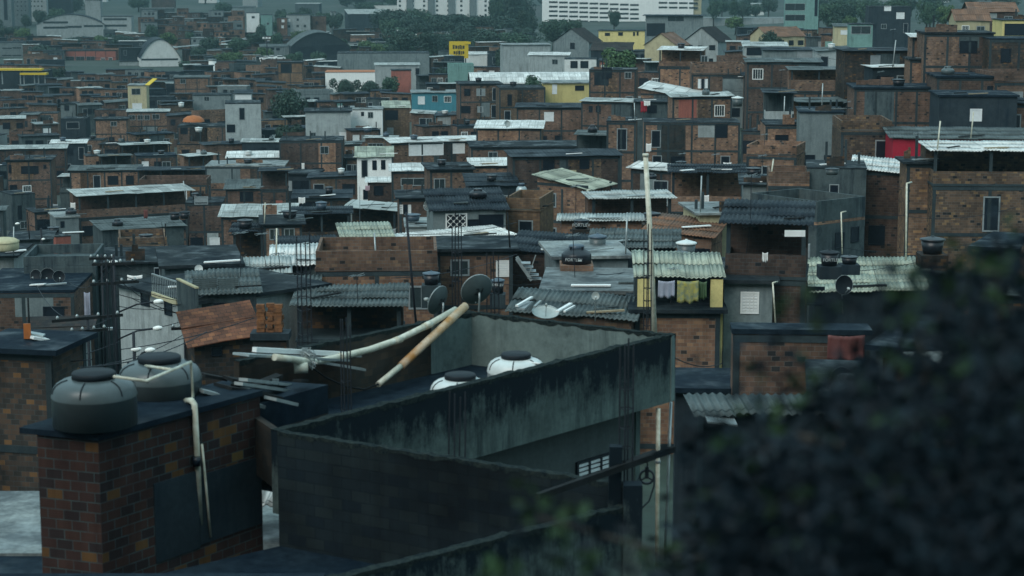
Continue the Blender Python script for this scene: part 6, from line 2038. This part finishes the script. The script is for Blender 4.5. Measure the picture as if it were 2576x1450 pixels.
TR = [('round dark tree beside the stained pale block', 728, 212, 290, 108, 385, 'lf2'), ('round dark tree hanging before the mouldy-banded wall house', 722, 296, 370, 112, 318, 'lf2'),
      ('dark tree in front of the orange-edged white building', 868, 188, 248, 88, 470, 'lf2'), ('broad dark tree right of centre before the dark red wing'.replace('right of centre ', ''), 930, 192, 250, 96, 462, 'lf2'), ('smaller dark tree by the teal house roof', 985, 186, 232, 60, 480, 'lf1'),
      ('bushy bright green tree below the bright yellow house', 1560, 104, 178, 146, 330, 'lf3'), ('small green bush by the white barrel warehouse', 1336, 182, 214, 60, 345, 'lf1'),
      ('tall open tree between the apartment block and the slab building', 1300, -40, 84, 110, 1060, 'lf2'), ('tall thin tree beside the open tree', 1255, -20, 80, 60, 1080, 'lf1'),
      ('dense green tree before the banded slab building', 1392, 40, 108, 90, 760, 'lf1'), ('dense green tree at the foot of the slab building', 1440, 42, 100, 60, 740, 'lf1'), ('narrow tree in front of the slab building windows', 1544, 20, 68, 40, 900, 'lf2'),
      ('round tree beside the far pale green house', 658, 54, 92, 30, 880, 'lf2'), ('broad flat-crowned tree behind the long concrete hall', 1010, 98, 138, 110, 720, 'lf1'), ('dark spreading tree by the yellow billboard', 1135, 78, 118, 80, 740, 'lf1'),
      ('dark tree beside the white box building', 1262, 108, 150, 40, 520, 'lf2'), ('dark hedge-like tree at the cream gable', 1938, 68, 98, 70, 380, 'lf2'), ('grey tree on the ridge by the balconied green house', 2096, 30, 66, 60, 560, 'lf2'),
      ('bushy tree beside the white arched hall', 575, 126, 172, 90, 700, 'lf3'), ('lower bushy tree before the white arched hall', 478, 150, 182, 60, 690, 'lf1'), ('dark street tree in the narrow lane', 1112, 160, 215, 40, 500, 'lf2'),
      ('dark tree by the curved-roof factory', 300, 82, 125, 90, 860, 'lf2'), ('dark tree below the factory wall', 200, 88, 125, 90, 870, 'lf2'), ('dark tree before the two-band grey block', 110, 108, 160, 100, 780, 'lf2'), ('dark tree behind the yellow-banded shed', 140, 160, 220, 80, 580, 'lf2'),
      ('leafy tree in the lane of the far brick terraces', 378, 58, 100, 40, 900, 'lf1'), ('small tree between the far brick terraces', 476, 76, 108, 26, 890, 'lf1')]
for t in TR:
    tree(*t)
# tree belt under the apartment block and woods on the far slopes
GT = 0
for x, yt_, yb_, w_, D, mt in [(1010, 62, 132, 120, 700, 'lf2'), (1090, 66, 134, 130, 690, 'lf2'), (1180, 70, 110, 90, 720, 'lf2'), (1230, 64, 130, 120, 700, 'lf2'), (1300, 74, 128, 100, 690, 'lf1'), (975, 14, 90, 110, 930, 'lf2'), (1030, 22, 100, 130, 900, 'lf2'), (1120, 24, 105, 140, 890, 'lf2'), (1200, 30, 110, 130, 880, 'lf2'), (1265, 30, 112, 110, 870, 'lf2'), (1325, 60, 120, 80, 800, 'lf2'), (1060, 40, 118, 120, 830, 'lf2'), (1170, 46, 120, 120, 820, 'lf2'), (1000, 18, 75, 80, 960, 'lf2'), (1050, 14, 78, 90, 970, 'lf1'), (1105, 28, 84, 85, 940, 'lf1'), (1160, 30, 88, 90, 930, 'lf2'), (1215, 34, 92, 90, 920, 'lf1'), (1260, 44, 100, 70, 900, 'lf2'), (985, 40, 90, 60, 900, 'lf1'), (1080, 50, 105, 110, 860, 'lf1'), (1150, 58, 110, 100, 850, 'lf2'), (1215, 66, 118, 90, 830, 'lf1'), (1010, 62, 112, 90, 850, 'lf1'), (1290, 72, 118, 80, 800, 'lf2')]:
    tree(near_label('leafy tree of the dark belt under the apartments', x, yt_ + 30, D), x, yt_, yb_, w_, D, mt, group='trees of the belt under the apartment block')
for k in range(64):
    x = R.uniform(-40, 2600)
    D = R.uniform(1150, 2100)
    base = P(x, 20, D)
    z = zground(base.x, base.y)
    y = proj(Vector((base.x, D, z)))[1]
    if 985 < x < 1240 and D < 1300 or 1355 < x < 1775 and D < 1300:
        continue
    tree(near_label('hazy tree on the far slope', x, y, D), x, y - R.uniform(9, 16) * F / D, y + 2, R.uniform(14, 26) * F / D, D, R.choice(['lf1', 'lf2']), group='hazy trees on the far slopes')
for k, (x, y, w_, D) in enumerate([(640, 100, 60, 820), (700, 100, 50, 830), (760, 96, 60, 850), (600, 112, 70, 780), (530, 110, 60, 790), (660, 140, 60, 740), (800, 150, 60, 720), (740, 150, 70, 730), (860, 118, 60, 780), (920, 120, 60, 790), (960, 128, 60, 760), (1290, 148, 40, 540), (420, 100, 60, 850), (250, 108, 60, 850), (500, 136, 50, 740), (900, 150, 60, 690), (1060, 128, 60, 730), (590, 150, 60, 700), (20, 86, 60, 900), (60, 90, 50, 880), (1180, 116, 60, 720), (2140, 58, 50, 620), (2250, 40, 50, 760), (1850, 60, 60, 800), (2380, 30, 60, 620)]):
    tree(near_label('scrubby green tree', x, y, D), x, y - 24, y + 12, w_, D, R.choice(['lf1', 'lf2', 'lf3']), group='scrubby trees between the halls and the town')
nt_ = 0
for k in range(420):
    x = R.uniform(-30, 1330) if k % 4 else R.uniform(1780, 2560)
    y = R.uniform(58, 190) if x < 1330 else R.uniform(22, 60)
    D = Dof(x, y) * 1.02
    w_ = R.uniform(7, 13) * F / D
    hh = R.uniform(6, 10) * F / D
    bad = False
    for b in HOUSES:
        bx0, bx1, byt, byb, bD = b.box
        if bD > 200 and min(x + w_ * .5, bx1) - max(x - w_ * .5, bx0) > 0 and D < bD + 14 and y - hh < byb - .25 * (byb - byt) and y > byt - 6:
            bad = True
            break
    if bad or y - hh < -10:
        continue
    tree(near_label(R.choice(['low bushy tree', 'dark leafy tree', 'small rounded tree', 'spreading green tree']), x, y, D), x, y - hh, y, w_, D, R.choice(['lf1', 'lf2', 'lf2']), group='trees scattered through the valley')
    nt_ += 1
    if nt_ > 85:
        break
print('valley trees', nt_)
# a few far houses scattered on the hazy valley floor
for k in range(70):
    x = R.uniform(-40, 2600)
    D = R.uniform(1150, 2300)
    base = P(x, 20, D)
    z = zground(base.x, base.y) + 7
    y = proj(Vector((base.x, D, z)))[1]
    if (985 < x < 1260 or 1340 < x < 1790) and D < 1400 or y < -20:
        continue
    w_ = R.uniform(8, 22) * F / D
    H(near_label(R.choice(['hazy pale building', 'hazy grey building', 'hazy far house', 'hazy brick building']), x, y, D), None, x - w_ / 2, x + w_ / 2, y, y + 8, D, 10, R.uniform(-15, 15), R.choice(['pl', 'pg', 'pw', 'b2', 'pd']), R.choice(['slab:cw', 'slab:cs', 'shed:sl:8:0', 'shed:sg:10:0']), fr=0)

# ---------------------------------------------------------------- leaves close to the lens
def leaf_clump(m, c, n, spread, size, rr):
    for k in range(n):
        p = c + Vector((rr.gauss(0, spread), rr.gauss(0, spread * .8), rr.gauss(0, spread * .8)))
        d = Vector((rr.uniform(-1, 1), rr.uniform(-.6, .6), rr.uniform(-1, .4))).normalized()
        n_ = d.cross(Vector((rr.uniform(-.5, .5), 1, rr.uniform(-.5, .5)))).normalized()
        s = size * rr.uniform(.6, 1.3)
        w = n_ * s * .26
        up = d.cross(n_) * s * .08
        m.face([p, p + d * s * .45 + w + up, p + d * s, p + d * s * .45 - w + up])


rr = random.Random(21)
fx = empty('leafy_tree', P(2450, 1500, 5.5))
tag(fx, 'dark out-of-focus leafy tree crowding the lower corner close to us', 'tree')
o = fx.location.copy()
outline = [(1720, 1500), (1760, 1380), (1700, 1290), (1790, 1200), (1850, 1120), (1990, 1060), (1960, 990), (2060, 930), (2190, 900), (2220, 800), (2330, 740), (2360, 640), (2480, 590), (2600, 570)]


def edge(x):
    pts = sorted(outline)
    return lerp_list(pts, x)


crown, bright = MB(), MB()
for k in range(900):
    x = rr.uniform(1690, 2680)
    y0 = edge(x)
    y = y0 - 20 + (1540 - y0) * rr.random() ** .75
    D = rr.uniform(4.0, 7.5)
    dens = max(0, min(1, (y - y0) / 420))
    cover = max(0, min(1, (x - 1700) / 760))
    if rr.random() > .07 + dens * (.26 + .80 * cover):
        continue
    leaf_clump(crown, P(x, y, D) - o, 20, .010 * D, .0105 * D, rr)
for k in range(60):
    x = rr.uniform(1740, 2640)
    y0 = edge(x)
    y = y0 - 15 + rr.random() ** 1.3 * 500
    leaf_clump(bright, P(x, y, rr.uniform(4, 5.5)) - o, 4, .035, .05, rr)
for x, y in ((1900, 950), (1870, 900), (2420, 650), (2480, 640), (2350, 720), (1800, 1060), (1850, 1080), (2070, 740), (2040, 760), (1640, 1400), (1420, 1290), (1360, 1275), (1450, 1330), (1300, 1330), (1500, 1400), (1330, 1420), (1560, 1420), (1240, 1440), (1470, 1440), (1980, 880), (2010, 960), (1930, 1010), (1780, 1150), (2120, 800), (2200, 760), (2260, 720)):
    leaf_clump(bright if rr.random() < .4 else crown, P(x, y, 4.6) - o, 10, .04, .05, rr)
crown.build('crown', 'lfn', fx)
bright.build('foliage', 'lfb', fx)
for pts, r_ in (([(2700, 1600), (2500, 1300), (2350, 1000), (2300, 850)], .05), ([(2500, 1300), (2200, 1150), (1950, 1080)], .022), ([(2450, 1200), (2520, 900), (2500, 650)], .02), ([(2600, 1550), (2100, 1420), (1700, 1400), (1350, 1300)], .018)):
    MB().tube([P(x, y, 5.6) - o for x, y in pts], [r_ * (1 - .25 * i) for i in range(len(pts))], 7).build('branch', 'trunk', fx)

# ---------------------------------------------------------------- terrain
g = MB()
us = [-.75 + 1.5 * i / 60 for i in range(61)]
ys = [-70, -40, -20, -5, 0, 4, 8, 12] + [12 * (4500 / 12) ** (k / 110) for k in range(1, 111)]
pts = []
rn = random.Random(2)
for Y in ys:
    row = []
    for u in us:
        X = u * max(Y, 40) if Y > 0 else u * (40 - Y * 3)
        if Y < 0:
            z = -4.8 - Y * 1.0 if Y < -5 else -4.8 + 0 * Y  # unseen hill behind the camera, added to block sky light on near walls
        else:
            z = zground(X, Y) - (1.6 if Y < 14 else 0)
            if Y > 1300:
                z += (Y - 1300) * .012 * (1 + .6 * math.sin(u * 17)) * .0 + 6 * math.sin(u * 23 + Y * .002) * min(1, (Y - 1300) / 800)
        row.append((X, Y, z))
    pts.append(row)
for a, b in zip(pts, pts[1:]):
    for i in range(len(us) - 1):
        q = (a[i], a[i + 1], b[i + 1], b[i])
        g.face(q, [(p[0], p[1]) for p in q], True)
n = N('earth')
c1 = n.ramp(n.noise(n.pos(), .02, 6, .7), [(.35, (.016, .034, .026)), (.5, (.03, .05, .038)), (.66, (.07, .08, .075))])
c2 = n.mix(.6, c1, n.ramp(n.noise(n.pos(), .35, 5, .7), [(.3, .35), (.7, 1.3)]), 'MULTIPLY')
n.done(c2, .85, n.noise(n.pos(), .8, 4), .3, .1)
tag(g.build('terrain', 'earth'), None, None, None, 'structure')
# wet road by the far terraces
rd = MB()
RP = [(344, 95, 880), (380, 112, 840), (440, 120, 815), (520, 112, 840), (600, 100, 870), (680, 88, 900)]
for (x0, y0, d0), (x1, y1, d1) in zip(RP, RP[1:]):
    a, b = P(x0, y0, d0), P(x1, y1, d1)
    rd.quad(a + Vector((0, -5, 0)), b + Vector((0, -5, 0)), b + Vector((0, 5, .3)), a + Vector((0, 5, .3)))
tag(rd.build('road', 'cw'), None, None, None, 'structure')

# ---------------------------------------------------------------- haze, sky, sun, camera
hz = MB().box(-3500, 3500, -75, 4700, -110, 75)
hm = bpy.data.materials.new('haze')
hm.use_nodes = True
nt = hm.node_tree
nt.nodes.clear()
out = nt.nodes.new('ShaderNodeOutputMaterial')
pv = nt.nodes.new('ShaderNodeVolumePrincipled')
pv.inputs['Color'].default_value = (.16, .26, .285, 1)
pv.inputs['Density'].default_value = HAZE
pv.inputs['Anisotropy'].default_value = .0
nt.links.new(pv.outputs[0], out.inputs['Volume'])
MAT['haze'] = hm
tag(hz.build('haze', 'haze'), None, None, None, 'stuff')

w = bpy.data.worlds.new('World')
SC.world = w
w.use_nodes = True
nt = w.node_tree
bg = nt.nodes['Background']
sky = nt.nodes.new('ShaderNodeTexSky')
sky.sky_type = 'NISHITA'
sky.sun_disc = False
sky.sun_elevation = math.radians(SUN_EL)
sky.sun_rotation = math.radians(180 - SUN_RZ)
sky.air_density = 1.0
sky.dust_density = 6.0
sky.ozone_density = 2.0
tc = nt.nodes.new('ShaderNodeTexCoord')
sx = nt.nodes.new('ShaderNodeSeparateXYZ')
nt.links.new(tc.outputs['Generated'], sx.inputs[0])
rp_ = nt.nodes.new('ShaderNodeMapRange')
nt.links.new(sx.outputs[2], rp_.inputs[0])
for k_, v_ in ((1, 0.0), (2, 1.0), (3, .5), (4, 1.15)):
    rp_.inputs[k_].default_value = v_
vm = nt.nodes.new('ShaderNodeVectorMath')
vm.operation = 'SCALE'
vm.inputs[0].default_value = SKYCOL[:3]
nt.links.new(rp_.outputs[0], vm.inputs['Scale'])
mx = nt.nodes.new('ShaderNodeMix')
mx.data_type = 'RGBA'
mx.inputs[0].default_value = SKYMIX
nt.links.new(vm.outputs[0], mx.inputs[7])
nt.links.new(sky.outputs[0], mx.inputs[6])
nt.links.new(mx.outputs[2], bg.inputs['Color'])
bg.inputs['Strength'].default_value = SKYSTR
sl_ = bpy.data.lights.new('sun', 'SUN')
sl_.energy = SUNSTR
sl_.angle = math.radians(40)
sl_.color = (1, .96, .90)
so_ = bpy.data.objects.new('sun', sl_)
COL.objects.link(so_)
so_.rotation_euler = (math.radians(90 - SUN_EL), 0, math.radians(SUN_RZ))
cam = bpy.data.cameras.new('camera')
cam.sensor_width = 36
cam.angle = 2 * math.atan(1288 / F)
cam.clip_start = .1
cam.clip_end = 9000
cam.dof.use_dof = True
cam.dof.focus_distance = 120
cam.dof.aperture_fstop = 1.9
co = bpy.data.objects.new('camera', cam)
COL.objects.link(co)
co.rotation_euler = (math.radians(90) - PIT, 0, 0)
SC.camera = co
SC.view_settings.view_transform = 'Standard'
SC.view_settings.look = 'None'
SC.view_settings.exposure = EXPO
SC.view_settings.gamma = 1
SC.cycles.max_bounces = 5
SC.cycles.diffuse_bounces = 2
SC.cycles.glossy_bounces = 2
SC.cycles.volume_bounces = 0
SC.cycles.transparent_max_bounces = 4
SC.cycles.use_denoising = True
SC.cycles.caustics_reflective = False
